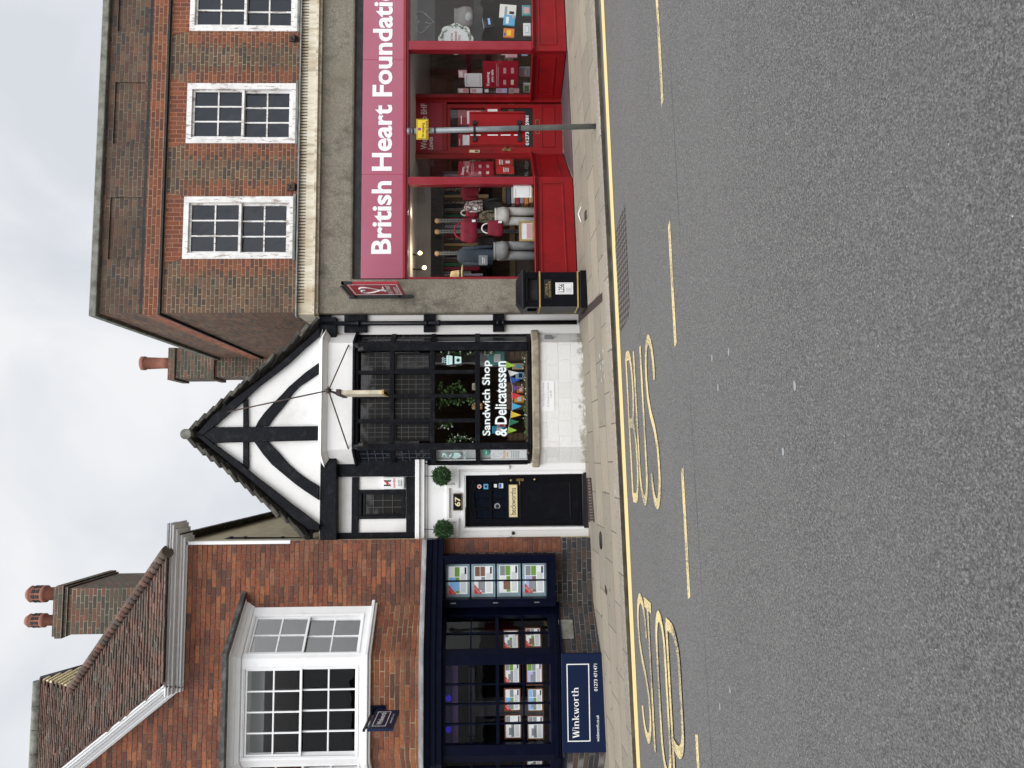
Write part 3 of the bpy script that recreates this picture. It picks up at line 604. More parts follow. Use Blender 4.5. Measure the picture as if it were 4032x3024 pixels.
# shopfront: bays, recessed door
xA0, xA1 = FB.at('B',700,62)[0], FB.at('A',900,1543)[0]     # left pilaster
xB0, xB1 = FB.at('A',900,441)[0], FB.at('A',900,361)[0]     # right pilaster
pl = hit('A',1808,1345,(0,13.5,0),(0,1,0)); pr = hit('A',1800,862,(0,13.5,0),(0,1,0))
YD = 13.5; FD = Fr(0, YD)
LA, LB = Vector((xA1-.02, 12.5)), Vector((pl.x, YD)); RA, RB = Vector((pr.x, YD)), Vector((xB0+.02, 12.5))
FLr = Fr(LA.x, LA.y, math.atan2(LB.y-LA.y, LB.x-LA.x)); wL = (LB-LA).length
FRr = Fr(RA.x, RA.y, math.atan2(RB.y-RA.y, RB.x-RA.x)); wR = (RB-RA).length
for a, b in ((xA0, xA1), (xB0, xB1)): MB().prism(FB, [(a, zSill), (b, zSill), (b, zGl1), (a, zGl1)], -.03, .12).build('pilaster', 'red_pilaster', bhf, bevel=.012)
MB().box(FB, xP1, xP1+.035, -.02, .1, zSill, zGl1).build('pilaster', 'red_pilaster', bhf)
def riser(F, x0, x1, inset_=.1, ztop=None):
    zt = ztop or zSill
    p0, p1 = F.w(x0,0,0), F.w(x1,0,0); a, b = gz(p0.x,p0.y)+.015, gz(p1.x,p1.y)+.015
    o = MB().prism(F, [(x0, a), (x1, b), (x1, zt-.045), (x0, zt-.045)], 0, .1).build('stall_riser', 'red_paint', bhf)
    M = MB(); M.box(F, x0, x1, -.07, .1, zt-.022, zt); M.box(F, x0, x1, -.045, .1, zt-.047, zt-.024); M.build('sill', 'red_paint', o, bevel=.006)
    h = zt-.05; M = MB(); i = inset_
    q = [(x0+i, a+.17), (x1-i, b+.17), (x1-i, h-.07), (x0+i, h-.07)]; t = .014
    for (u, v), (w, z) in zip(q, q[1:]+q[:1]):
        if abs(u-w) < .001: M.box(F, u-t, u+t, -.012, 0, min(v,z), max(v,z))
        else: M.prism(F, [(u, v-t), (w, z-t), (w, z+t), (u, v+t)], -.012, 0)
    M.build('panel_moulding', 'red_paint', o, bevel=.004)
    MB().prism(F, [(x0, a-.3), (x1, b-.3), (x1, b), (x0, a)], .02, .1).build('plinth', 'fascia_black', o)
riser(FB, xP1, xA1); riser(FB, xB0, XR, .12); riser(FLr, .02, wL, .08); riser(FRr, 0, wR-.02, .1)
for F, a, b in ((FB, xP1+.035, xA0), (FB, xB1, XR), (FLr, .05, wL-.05), (FRr, .05, wR-.05)):
    o = MB().sheet([F.w(a,.03,zSill), F.w(b,.03,zSill), F.w(b,.03,zGl1), F.w(a,.03,zGl1)]).build('shop_window', 'lobby_glass' if F is FRr else 'glass', bhf)
M = MB(); M.box(FLr, wL-.06, wL, -.02, .06, zSill, zGl1); M.box(FRr, 0, .06, -.02, .06, zSill, zGl1); M.build('corner_post', 'red_paint', bhf)
dr = FD.rect('A',440,865,1806,1342); zD0 = gz(6,13.5)-.02
trans = FD.rect('A',485,885,758,1310); leaf = FD.rect('A',800,905,1790,1315); leaf = (leaf[0], leaf[1], zD0+.03, leaf[3])
o = MB(); o.box(FD, pl.x, trans[0], 0, .1, zD0, zGl1); o.box(FD, trans[1], pr.x, 0, .1, zD0, zGl1); o.box(FD, trans[0], trans[1], 0, .1, trans[3], zGl1); o.box(FD, trans[0], trans[1], 0, .1, leaf[3]+.01, trans[2]); o = o.build('door_frame', 'red_paint', bhf, bevel=.008)
tp = MB().box(FD, trans[0], trans[1], .03, .06, trans[2], trans[3]).build('transom_panel', 'sign_red', o)
M = MB(); a = FD.rect('A',568,902,622,1300,.03); write(M, FD, 'Welcome to BHF', a, .028, .012)
a = FD.rect('A',630,1195,675,1300,.03); write(M, FD, 'Lewes', a, .028, .012); M.build('transom_lettering', 'white_plate', tp)
a = FD.rect('A',480,1072,524,1132,0); tag(MB().box(FD, a[0], a[1], -.012, -.002, a[2], a[3]).build('number_plate', 'cream'), 'small cream number plate 69 above the red shop door', 'number plate')
np_ = bpy.data.objects['number_plate']; write(MB(), FD, '69', inset(a, .02, .02), -.014, .02).build('digits', 'black_print', np_)
d = MB(); g1, g2 = FD.rect('A',825,935,1128,1278), FD.rect('A',1262,935,1545,1278)
wallface(d, FD, leaf, [g1, g2], .045, .02); d = d.build('shop_door', 'red_paint', bhf)
M = MB(); p = FD.rect('A',1618,922,1735,1280); M.ring(FD, p, .014, .005, .02); M.build('door_panel', 'red_paint', d, bevel=.004)
for g in (g1, g2): MB().sheet(quad(FD, g, .05)).build('door_glass', 'glass', d)
M = MB(); p = FD.rect('A',1278,1295,1352,1315,.0); M.box(FD, p[0], p[1], -.008, .02, p[2], p[3]); M.box(FD, p[0], p[1]+.09, -.05, -.03, p[3]-.06, p[3]-.04); M.box(FD, p[0]+.01, p[0]+.03, -.04, 0, p[3]-.06, p[3]-.04); M.build('door_handle', 'brass', d)
p = FD.rect('A',1568,1040,1605,1165); M = MB().ring(FD, p, .012, .008, .022); M.build('letterbox', 'brass', d); 
p = FD.rect('A',1385,935,1548,1278,.04); o2 = MB().box(FD, p[0], p[1], .04, .046, p[2], p[3]).build('number_strip', 'black_print', d)
M = MB(); write(M, FD, '01273', FD.rect('A',1480,1150,1510,1265,.038), .036, .02); write(M, FD, '5981', FD.rect('A',1480,1008,1510,1090,.038), .036, .02); M.build('strip_lettering', 'clean_white', o2)
p = FD.rect('A',1150,948,1235,970); MB().box(FD, p[0], p[1], .008, .02, p[2], p[3]).build('door_label', 'white_plate', d)
p = FD.rect('A',992,1310,1082,1334); o2 = MB().box(FD, p[0], p[1], -.03, 0, p[2], p[3]).build('keypad', 'cream', bhf, bevel=.006); q = sub(p, .25, .75, .12, .5); MB().box(FD, q[0], q[1], -.034, -.028, q[2], q[3]).build('buttons', 'black_print', o2)
# lobby floor, soffit, interior
zz = lambda x, y: gz(x, y)+.004
M = MB(); P = [(xA1-.02, 12.4), (xB0+.02, 12.4), (pr.x, YD), (pl.x, YD)]; M.sheet([(x, y, zz(x, y)) for x, y in P]); M.build('doorway_floor', 'purple_tile', bhf)
M = MB(); M.sheet([(x, y, zGl1-.002) for x, y in ((xP1, YB+.03), (XR, YB+.03), (XR, YD+.1), (xP1, YD+.1))]); M.build('soffit', 'interior_grey', bhf)
MB().box(FD, pl.x, pr.x, -.04, .1, zD0-.2, zD0+.028).build('doorstep', 'coping', bhf)
rm = room('back_room', bhf, FB, (xP1-.3, XR, G0(6)-.1, zGl1-.01), .16, 4.2, 'interior_wood', 'interior_white', 'interior_dark')
# window bed behind the glass
M = MB(); M.box(FB, xP1, xA1, .12, .9, zSill-.35, zSill-.28); M.box(FB, xB1-.1, XR, .12, .8, zSill-.35, zSill-.28); M.build('display_bed', 'interior_grey', rm)
# grey panels imitating the opposite fascia's reflection at the top of both displays
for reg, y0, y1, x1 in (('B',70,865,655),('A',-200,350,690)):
    r = FB.rect(reg,440,y0,x1,y1,1.3); MB().box(FB, r[0], r[1], 1.3, 1.33, r[2], r[3]+.05).build('reflection_panel', 'interior_grey', rm)
# chimney behind the flank
YC = YB+5.5; FC = Fr(0, YC); r = FC.rect('H',690,1245,1500,1475); ch = MB(); ch.box(FC, r[0], r[1], 0, .75, r[2]-2.4, r[3]); 
zc = FC.at('H',975,1400)[1]; ch.box(FC, r[0]-.03, r[1]+.0, -.03, .78, zc-.02, r[3]-.0); ch.box(FC, r[0]-.06, r[1], -.06, .8, zc-.06, zc+.06)
ch.box(FC, r[0]-.07, r[1], -.07, .82, r[3]+.0, FC.at('H',635,1400)[1]); ch = ch.build('chimney_stack', 'chimney_brick', bhf)
pt = FC.rect('H',412,1312,620,1420,.3); cxm = (pt[0]+pt[1])/2; pr_ = (pt[1]-pt[0])/2
MB().lathe(FC.w(cxm,.35,0), [(pr_*.82,pt[2]-.1),(pr_*.8,pt[2]+.1),(pr_*.9,pt[3]-.1),(pr_*1.02,pt[3]-.09),(pr_*1.02,pt[3]),(pr_*.85,pt[3]),(pr_*.8,pt[3]-.3)], 20).build('chimney_pot', 'terracotta', ch)
# ================================================================== timber framed shop
YK = 12.6; FK = Fr(0, YK); FG = Fr(0, 12.42); YBAY = 12.27; FY = Fr(0, YBAY)
tim = thing('half_timbered_shop', 'black and white timber framed shop with a gable, a bay window and a black door', 'building', (.4, YK, gz(.4, YK)))
g = lambda x, y, d=0: FG.at('I', x, y, d)
XW0 = FK.at('J',700,800)[0]-.02; XW1 = XL-.035
zB = g(1092, 900)[1]                              # foot of the gable
ap, gl_, gr_ = g(262,850), g(1040,1462), g(1092,150)
# gable plaster
M = MB().prism(FG, [(gl_[0]-.02, zB-.02), (gr_[0]-.02, zB-.02), (gr_[0]-.1, gr_[1]-.02), (ap[0], ap[1]-.12), (gl_[0]+.03, gl_[1]-.02)], 0, .2); gp = M.build('gable_wall', 'white_plaster', tim)
def beam(name, poly, y=-.05, reg='I', F=FG, d=.06, m='black_timber'): return MB().prism(F, [F.at(reg, *p, y) for p in poly], y, y+d).build(name, m, tim, bevel=.008)
beam('king_post', [(330,838),(330,862),(390,903),(1088,886),(1088,792),(390,800)], -.062)
beam('collar', [(592,612),(622,618),(628,1068),(590,1075)], -.045)
beam('curved_brace', [(672,797),(690,760),(730,705),(790,640),(850,580),(890,535),(940,492),(1000,440),(1088,378),(1088,450),(1020,495),(960,535),(918,578),(880,635),(840,685),(795,738),(756,792)], -.04)
beam('curved_brace', [(662,893),(720,975),(780,1045),(860,1112),(930,1170),(1000,1220),(1088,1278),(1088,1185),(1020,1145),(960,1102),(890,1040),(820,960),(752,893)], -.04)
beam('bargeboard', [(285,850),(300,830),(395,720),(500,640),(600,565),(700,490),(800,410),(900,325),(1000,235),(1092,150),(1092,205),(990,290),(890,385),(800,455),(700,530),(640,585),(560,660),(395,800),(330,850)], -.08)
beam('bargeboard', [(285,852),(330,853),(395,903),(480,965),(585,1040),(635,1088),(700,1140),(800,1215),(900,1295),(1000,1368),(1090,1438),(1090,1475),(1010,1460),(900,1375),(800,1285),(700,1195),(600,1110),(500,1030),(400,950)], -.08)
# roof: two slopes running back, verge of ragged stone tiles
def slope(a, b, name, th=.07, back=7.6, m='slate_stone'):
    a = Vector((a[0], 12.3, a[1])); b = Vector((b[0], 12.3, b[1])); n = (b-a).cross(Vector((0,1,0))).normalized()
    if n.z < 0: n = -n
    M = MB(); L = (b-a).length; k = int(L/.17); t = (b-a)/L
    for j in range(0, int(back/.22)):
        for i in range(k):
            p = a + t*(L*i/k) + Vector((0, j*.22+(random.uniform(-.05,.03) if j == 0 else .0), 0)); s_ = L/k*1.25; d = Vector((0, .215, 0)); h = random.uniform(.035,.065)
            up_ = n*random.uniform(0,.015); dn = n*(.045+random.uniform(0,.012))
            q0 = p+up_; q1 = p+t*s_+dn
            M.solid([q0, q0+d, q1+d, q1], [q0+n*h, q0+d+n*h, q1+d+n*h, q1+n*h])
    return M.build(name, m, tim)
apx = (ap[0], ap[1]+.02)
rl, rr = g(1000,1478,-.1), g(1085,118,-.1)
slope((apx[0], apx[1]), rl, 'roof_slope'); slope((apx[0], apx[1]), rr, 'roof_slope')
M = MB()
for j in range(16): M.tube([(apx[0]+.01, 12.26+j*.45, apx[1]+.03), (apx[0]+.01, 12.26+j*.45+.44, apx[1]+.03)], .085, 12)
M.build('ridge_tile', 'coping', tim)
# walls below: plaster with timbers, left of the bay and right of it
k = lambda x, y, d=0: FK.at('J', x, y, d)
zJ = k(735,500)[1]
winr = FK.rect('J',322,432,632,622)
M = wallface(MB(), FK, (XW0, XW1, zJ, zB+.02), [winr], .1); M.build('first_floor_wall', 'white_plaster', tim)
M = MB()
beam('bressumer', [(1098,80),(1200,78),(1203,1556),(1093,1556)], -.02, 'I', Fr(0,12.45), .2)
r = FK.rect('J',250,330,300,730); MB().box(FK, r[0], r[1], -.035, .02, r[2], r[3]).build('rail', 'black_timber', tim, bevel=.006)
r = FK.rect('J',120,730,770,785); MB().box(FK, r[0], r[1], -.05, .02, zJ, zB).build('corner_post', 'black_timber', tim, bevel=.008)
r = FK.rect('J',140,262,720,325); MB().box(FK, r[0], r[1]+.25, -.05, .02, zJ, zB).build('post', 'black_timber', tim, bevel=.008)
r = FK.rect('J',646,325,714,770); MB().box(FK, XW0, r[1], -.045, .02, r[2], r[3]).build('beam', 'black_timber', tim, bevel=.006)
o = MB().ring(FK, FK.rect('J',298,420,640,632), .055, -.03, .05).build('casement_window', 'black_timber', tim, bevel=.006)
ri = FK.rect('J',335,450,612,598); MB().ring(FK, (winr[0]+.02, winr[1]-.02, winr[2]+.02, winr[3]-.02), .035, .01, .06).build('casement', 'black_paint', o)
MB().bars(FK, ri, 3, 4, .01, .03, .04).build('leading', 'lead_came', o); MB().sheet(quad(FK, inset(ri, -.03), .045)).build('pane', 'leaded_pane', o)
# white door case with stepped architrave, black door
zG = lambda x: gz(x, YK)
hole = FK.rect('J',1070,308,1945,692); hole = (hole[0], hole[1], zG(-.7)-.1, hole[3])
xb0 = FK.at('C',1200,1165)[0]
M = wallface(MB(), FK, (XW0, xb0+.1, zG(-1)-.2, zJ), [hole], .16); dw = M.build('ground_floor_wall', 'white_gloss', tim)
M = MB(); r = FK.rect('J',714,245,780,770); M.box(FK, XW0, r[1]+.1, -.12, 0, r[3]-.07, r[3]); M.box(FK, XW0, r[1]+.1, -.08, 0, r[2], r[3]-.072); M.box(FK, XW0, r[1]+.1, -.03, 0, r[2]-.04, r[2]-.001); M.build('door_cornice', 'white_gloss', dw, bevel=.008)
def step(off, y0):
    pts = [(1380,258-off*.0),(1015,258),(1015,395),(945,395),(945,640),(1015,640),(1015,770),(1385,770)]
    P = [FK.at('J', *p) for p in pts]; M = MB(); t = .032
    for (a, b), (c, d) in zip(P, P[1:]):
        sx = off
        a2, c2 = a, c
        if abs(a-c) < abs(b-d): M.box(FK, (a+c)/2-t, (a+c)/2+t, y0, 0, min(b,d)-t, max(b,d)+t)
        else: M.box(FK, min(a,c)-t, max(a,c)+t, y0+.003, 0, (b+d)/2-t, (b+d)/2+t)
    return M
step(0, -.045).build('architrave', 'white_gloss', dw, bevel=.012)
r = FK.rect('J',1040,300,1070,705); MB().ring(FK, (hole[0]-.05, hole[1]+.05, hole[2], hole[3]+.05), (.05,.05,.0,.05), -.025, 0).build('door_lining', 'white_gloss', dw, bevel=.006)
panes = [FK.rect('J',1150+0*122,570,1245,636), FK.rect('J',1140,495,1245,560), FK.rect('J',1135,432,1245,490), FK.rect('J',1150,365,1245,425), FK.rect('J',1265,570,1378,636), FK.rect('J',1265,495,1378,560), FK.rect('J',1265,432,1378,490), FK.rect('J',1265,365,1378,425)]
dd = (hole[0]+.012, hole[1]-.012, zG(-.7)+.06, hole[3]-.01)
M = wallface(MB(), FK, dd, panes, .03, .12); door = M.build('front_door', 'black_paint', tim)
M = MB()
for p in panes: M.sheet(quad(FK, p, .145))
M.build('door_panes', 'dark_pane', door)
M = MB(); p = FK.rect('J',1440+30,360,1845,640); M.ring(FK, p, .02, .108, .12); M.build('door_panel', 'black_paint', door, bevel=.004)
# arched top moulding of the door
q = [FK.at('J', 1150-36*math.sin(math.pi*i/14)-12, 345+ (655-345)*i/14, .11) for i in range(15)]
M = MB(); M.tube([FK.w(a, .115, b) for a, b in q], .012, 6); M.build('arched_moulding', 'black_paint', door)
p = FK.rect('J',1443,340,1497,358,.11); M = MB(); M.box(FK, p[0], p[1], .1, .12, p[2], p[3]); M.tube([FK.w((p[0]+p[1])/2,.1,p[3]-.05), FK.w((p[0]+p[1])/2,.06,p[3]-.05), FK.w(p[0]-.07,.06,p[3]-.055)], .009, 8); M.build('door_handle', 'brass', door)
M = MB()
for x, y in ((1405,352),(1576,345)):
    a = FK.at('J',x,y,.11); M.lathe(FK.w(a[0],.12,a[1]), [(.0,.03),(.018,.03),(.022,.0),(.022,-.01)][::-1], 12, 'Y')
M.build('lock', 'brass', door)
MB().box(FK, dd[0], dd[1], .09, .118, dd[2]+.02, dd[2]+.06).build('weather_bar', 'black_paint', door)
a = FK.at('J',1420,735,-.0); M = MB(); M.lathe(FK.w(a[0],0,a[1]), [(.028,-.001),(.028,.014),(.014,.018),(.0,.02)], 14, 'Y'); M.build('bell_push', 'iron', dw)
MB().box(FK, hole[0]-.02, hole[1]+.02, -.06, .3, zG(-.7)-.12, zG(-.7)+.055).build('doorstep', 'iron', dw)
st = [('J',1175,398,.07,'white_plate'),('J',1222,398,.085,'book_blue'),('J',1292,392,.055,'white_plate'),('J',1332,392,.08,'white_plate'),('J',1305,540,.1,'grey_print')]
for i, (rg, x, y, s_, m) in enumerate(st):
    a = FK.at(rg, x, y, .14); M = MB()
    if i in (0, 4): M.lathe(FK.w(a[0],.138,a[1]), [(s_/2,-.001),(s_/2,.004)], 16, 'Y')
    else: M.box(FK, a[0]-s_/2, a[0]+s_/2, .134, .139, a[1]-s_*.45, a[1]+s_*.45)
    o = M.build('sticker', m, door)
    if i == 0: MB().lathe(FK.w(a[0],.133,a[1]), [(s_*.32,-.001),(s_*.32,.003)], 14, 'Y').build('sticker_disc', 'sold_red', o)
    if i == 1: MB().lathe(FK.w(a[0],.132,a[1]), [(s_*.25,-.001),(s_*.25,.003)], 14, 'Y').build('sticker_disc', 'black_print', o)
    if i == 3: MB().box(FK, a[0]-s_*.4, a[0]+s_*.4, .13, .134, a[1]-.005, a[1]+.03).build('sticker_band', 'flag_blue', o)
    if i == 4: MB().lathe(FK.w(a[0],.132,a[1]), [(s_*.3,-.001),(s_*.3,.003)], 14, 'Y').build('sticker_disc', 'black_print', o)
# ---- bay window
y = lambda x, q, d=0: FY.at('C', x, q, d)
bx0, bx1 = y(1000,1040)[0], y(1000,278)[0]
cl = FK.at('C',1000,1166)[0]; cr_ = hit('C',1000,192,(0,YK-.05,0),(0,1,0)).x
FYl = Fr(cl, YK, math.atan2(YBAY-YK, bx0-cl)); wl = math.hypot(YBAY-YK, bx0-cl); FYr = Fr(bx1, YBAY, math.atan2(YK-YBAY, cr_-bx1)); wr = math.hypot(YK-YBAY, cr_-bx1)
zs = lambda x: FY.at('C', x, 650)[1]
z_top, z_cor, z_fr1, z_mid, z_sb, z_st1, z_st0 = zs(108), zs(165), zs(350), zs(925), zs(1640), zs(1650), zs(1705)
plan = lambda o: [FK.w(cl-o*1.2, .02, 0), Vector((bx0-o*.6, YBAY-o, 0)), Vector((bx1+o*.6, YBAY-o, 0)), FK.w(cr_+o*1.2, .02, 0)]
def bayslab(M, o, z0, z1, o2=None):
    a, b = plan(o), plan(o if o2 is None else o2)
    return M.solid([v+Vector((0,0,z0)) for v in a][::-1], [v+Vector((0,0,z1)) for v in b][::-1])
M = MB(); bayslab(M, .015, z_fr1, z_cor); M.build('bay_fascia', 'white_plaster', tim)
M = MB(); bayslab(M, .03, z_cor, z_cor+.06, .1); bayslab(M, .1, z_cor+.061, z_top-.06, .13); bayslab(M, .13, z_top-.059, z_top, .06); M.build('bay_cornice', 'white_masonry', tim)
M = MB(); bayslab(M, .0, zs(385), z_fr1-.03); bayslab(M, .05, z_fr1-.029, z_fr1+.004); M.build('bay_head', 'black_timber', tim)
M = MB(); bayslab(M, .0, zs(1618), z_sb-.0); M.build('bay_sill_rail', 'black_timber', tim)
M = MB(); bayslab(M, .055, z_st0, z_st1, .05); M.build('stone_sill', 'stone', tim, bevel=.02)
a = plan(.0); M = MB(); M.solid([Vector((v.x, v.y, gz(v.x, v.y)-.2)) for v in a][::-1], [v+Vector((0,0,z_st0-.002)) for v in a][::-1]); bw = M.build('bay_base', 'stone_wall_foot', tim)
zc0, zc1 = zs(1618), zs(385)
rows = [(395,612),(652,908),(945,1238),(1270,1616)]
cols = [(855,1000),(675,825),(500,645),(335,475)]
for a, b in ((270,332),(1003,1052)):
    q0, q1 = y(1000,b)[0], y(1000,a)[0]; MB().box(FY, q0, q1, -.02, .14, zc0, zc1).build('bay_post', 'black_timber', tim, bevel=.006)
px_ = [y(1000,1003)[0], y(1000,840)[0], y(1000,660)[0], y(1000,487)[0], y(1000,332)[0]]
zr = [zc1, zs(631), zs(927), zs(1254), zc0]
M = MB()
for x in px_[1:4]: M.box(FY, x-.031, x+.031, -.0, .1, zr[3], zc1)
for z in zr[1:4]: M.box(FY, px_[0], px_[4], .003, .09, z-.038, z+.038)
fr = M.build('bay_frame', 'black_timber', tim, bevel=.005)
M = MB()
for i in range(4): M.sheet(quad(FY, (px_[i]+.03, px_[i+1]-.03, zr[3]+.03, zr[2]-.03), .05))
M.sheet(quad(FY, (px_[0], px_[4], zr[4], zr[3]-.03), .05)); M.build('clear_panes', 'glass', fr)
M = MB(); M2 = MB()
for i in range(4):
    for j in range(2):
        q = (px_[i]+.033, px_[i+1]-.033, zr[j+1]+.04, zr[j]-.04); M.sheet(quad(FY, q, .05)); M2.bars(FY, q, 4, 5 if j else 4, .008, .042, .056)
        if (i in (0, 3)) and j == 1: MB().ring(FY, q, .025, .02, .06).build('casement', 'black_paint', fr)
M.build('leaded_panes', 'leaded_pane', fr); M2.build('leading', 'lead_came', fr)
for F, w, nm in ((FYl, wl, 0), (FYr, wr, 1)):
    M = MB(); M.box(F, 0, .05, 0, .08, zc0, zc1); M.box(F, w-.05, w, 0, .08, zc0, zc1)
    for z in zr[1:4]: M.box(F, .05, w-.05, .003, .075, z-.04, z+.04)
    o = M.build('cant_frame', 'black_timber', tim, bevel=.004)
    MB().sheet(quad(F, (.05, w-.05, zr[2]+.03, zr[0]), .04)).build('leaded_panes', 'leaded_pane' if nm else 'dark_pane', o)
    MB().sheet(quad(F, (.05, w-.05, zr[4], zr[2]-.03), .04)).build('clear_panes', 'glass', o)
    M = MB(); M.bars(F, (.06, w-.06, zr[2]+.05, zr[1]-.04), 3, 5, .011, .03, .045); M.bars(F, (.06, w-.06, zr[1]+.04, zr[0]-.02), 3, 4, .011, .03, .045); M.build('leading', 'lead_came', o)
# interior of the bay
rm2 = room('back_room', tim, FY, (bx0-.28, bx1+.2, gz(1,12.3), zs(400)), .34, 2.6, 'interior_wood', 'interior_grey', 'interior_grey', 'interior_wood')
M = MB(); M.box(FY, bx0-.1, bx1+.05, .1, .75, zc0-.02, zc0+.02); M.build('window_shelf', 'interior_wood', rm2)
for F, w in ((FYl, wl), (FYr, wr)): MB().box(F, .05, w*.62, .1, .12, zr[4], zr[2]).build('reveal_board', 'blind', rm2)
# shop lettering on the glass
wl_ = MB(); d_ = .042
q = FY.rect('C',1300,405,1365,950,d_); write_words('window_lettering', 'lettering_white', fr, FY, 'Sandwich Shop', FY.rect('C',1288,405,1362,950,d_), d_, .02)
write_words('window_lettering', 'lettering_white', fr, FY, '& Delicatessen', FY.rect('C',1380,410,1465,955,d_), d_, .02)

M = MB(); u = lambda x, q: y(x, q, d_)
def poly2(M, pts): M.prism(FY, [u(*p) for p in pts], d_-.004, d_)
poly2(M, [(1028,370),(1044,365),(1044,438),(1028,435)]); poly2(M, [(1046,368),(1072,371),(1072,433),(1046,436)]); poly2(M, [(1088,373),(1136,378),(1136,424),(1088,430)])
for s0 in (388, 402, 416): M.tube([FY.w(u(1026-i*5, s0+5*math.sin(i*1.2))[0], d_, u(1026-i*5, s0)[1]) for i in range(7)], .006, 5)
cup = M.build('cup_decal', 'mint', fr)
M = MB(); M.lathe(FY.w(u(1113,402)[0], d_-.004, u(1113,402)[1]), [(.028,-.001),(.028,.003)], 14, 'Y'); write(M, FY, 'Take Away', FY.rect('C',1074,378,1087,428,d_), d_-.005, .01); M.build('cup_mark', 'black_print', cup)
M = MB(); v = lambda x, q: FYl.at('C', x, q, .03)
P = [FYl.w(v(x,q)[0], .032, v(x,q)[1]) for x, q in ((1000,1105),(1005,1085),(1020,1080),(1030,1098),(1040,1110),(1055,1100),(1065,1085),(1078,1085))]; M.tube(P, [.006,.014,.018,.02,.018,.014,.01,.004], 6)
M.prism(FYl, [v(*p) for p in ((1072,1115),(1085,1075),(1120,1075),(1135,1092),(1120,1110),(1095,1118))], .03, .034); write(M, FYl, 'FRESH COFFEE', FYl.rect('C',1150,1062,1168,1128,.03), .03, .01); M.build('coffee_decal', 'mint', fr)
# narrow wall right of the bay: plaster panels between timbers, downpipe
FN = Fr(0, YK-.05)
M = MB().box(FN, cr_-.05, XW1, 0, .3, gz(2.2,12.5)-.1, zB); nw = M.build('side_panel_wall', 'white_masonry', tim)
for a, b in ((110,190),(290,455),(865,950),(1365,1447)):
    r = FN.rect('C',a,75,b,200); MB().box(FN, cr_-.02, XW1, -.06, .01, r[2], r[3]).build('cross_beam', 'black_timber', tim, bevel=.008)
xd = FN.at('C',1000,140)[0]; M = MB(); M.tube([FN.w(xd,-.1,zB), FN.w(xd,-.1,gz(2.2,12.5)+.05)], .038, 12)
for a in (395,885,975,1400,1440): M.tube([FN.w(xd,-.1,FN.at('C',a,140)[1]+.02), FN.w(xd,-.1,FN.at('C',a,140)[1]-.03)], .052, 12)
M.build('downpipe', 'black_paint', tim)
r = FN.rect('C',1735,225,1790,262); MB().box(FYr, wr*.3, wr*.3+.07, -.04, 0, r[2], r[3]).build('junction_box', 'interior_grey', tim, bevel=.005)
# ================================================================== brick building with the navy office front
YW = 12.42; FW_ = Fr(0, YW); YF = 11.83; FF = Fr(0, YF)
XWR = -1.275; XC0 = -2.308; XC1 = -2.95; XC2 = -4.41; XC3 = -5.05; XWL = -9
FCa = Fr(XC1, YF, math.atan2(YW-YF, XC0-XC1)); wc = math.hypot(YW-YF, XC0-XC1)
FCl = Fr(XC3, YW, math.atan2(YF-YW, XC2-XC3))
wk = thing('brick_office_building', 'orange red brick building with a white gabled cornice, canted bay window and navy office front', 'building', (-3.6, YW, gz(-3.6, YW)))
zc = lambda reg, x, y, d=0, F=FW_: F.at(reg, x, y, d)[1]
zCB = zc('F',1088,300,0); zCT = zc('F',962,300,-.3)
zLead = zc('E',1385,110,-.2)
T = 1.1; zE = hit('F',960,205,(0,12.05,0),(0,1,0)).z
rp = lambda x, y: hit('F', x, y, (0,12.05,zE), (0,-T,1))
# walls: main face with the gable above, bay below it
rk0 = FW_.at('F',1045,1130,-.0)                        # foot of the raking cornice (lower edge)
rk1 = FW_.at('F',395,1659,-.0); slp = (rk1[1]-rk0[1])/(rk1[0]-rk0[0])
XAP = -5.6; zAP = rk0[1]+slp*(XAP-rk0[0])
hz0, hz1 = zc('E',1025,1000,0,FF)+.02, zc('E',165,1200,0,FF)+.08
M = wallface(MB(), FW_, (XWL, XWR, zLead-.1, zCB+.1), [(XC3+.08, XC0-.08, hz0, hz1)], .1); M.sheet([FW_.w(*p) for p in ((rk0[0],0,zCB+.1),(XAP,0,zAP),(2*XAP-rk0[0],0,zCB+.1))]); M.build('upper_wall', 'tile_brick', wk)
M = MB(); M.sheet([Vector((XWR,YW,0)), Vector((XWR,YW+8,0)), Vector((XWR,YW+8,zE+.1)), Vector((XWR,YW,zE+.1))]); M.build('flank_wall', 'beige_render', wk)
MB().box(FW_, XWR-.045, XWR+.004, -.02, .1, zc('E',500,155), zCB+.02).build('corner_strip', 'white_gloss', wk)
# bottom of the wall
zF0 = zLead-.45
M = MB(); M.sheet([FW_.w(XC0,0,gz(XC0,YW)-.2), FW_.w(XWR,0,gz(XWR,YW)-.2), FW_.w(XWR,0,zLead-.1), FW_.w(XC0,0,zLead-.1)]); M.build('lower_wall', 'dark_brick', wk)
q = FW_.rect('D',290,108,1120,212); MB().box(FW_, q[0], XWR+.005, -.004, .1, q[2], zLead).build('quoin', 'quoin_brick', wk)
MB().sheet([FW_.w(XWL,0,-.5), FW_.w(XC3,0,-.5), FW_.w(XC3,0,zLead-.1), FW_.w(XWL,0,zLead-.1)]).build('lower_wall', 'dark_brick', wk)
zb = zc('D',1105,1000,0,FF); zb1 = zb
base = [FW_.w(XC0,0,0), Vector((XC1,YF,0)), Vector((XC2,YF,0)), FW_.w(XC3,0,0)]
def stripwall(name, m, z0, z1, o=0.0, pts=base):
    M = MB(); P = pts
    for a, b in zip(P, P[1:]):
        lo = (lambda v: gz(v.x, v.y)-.2) if z0 is None else (lambda v: z0)
        M.sheet([Vector((b.x,b.y,lo(b))), Vector((a.x,a.y,lo(a))), Vector((a.x,a.y,z1)), Vector((b.x,b.y,z1))])
    return M.build(name, m, wk)
stripwall('bay_base', 'dark_brick_bay', None, zb)
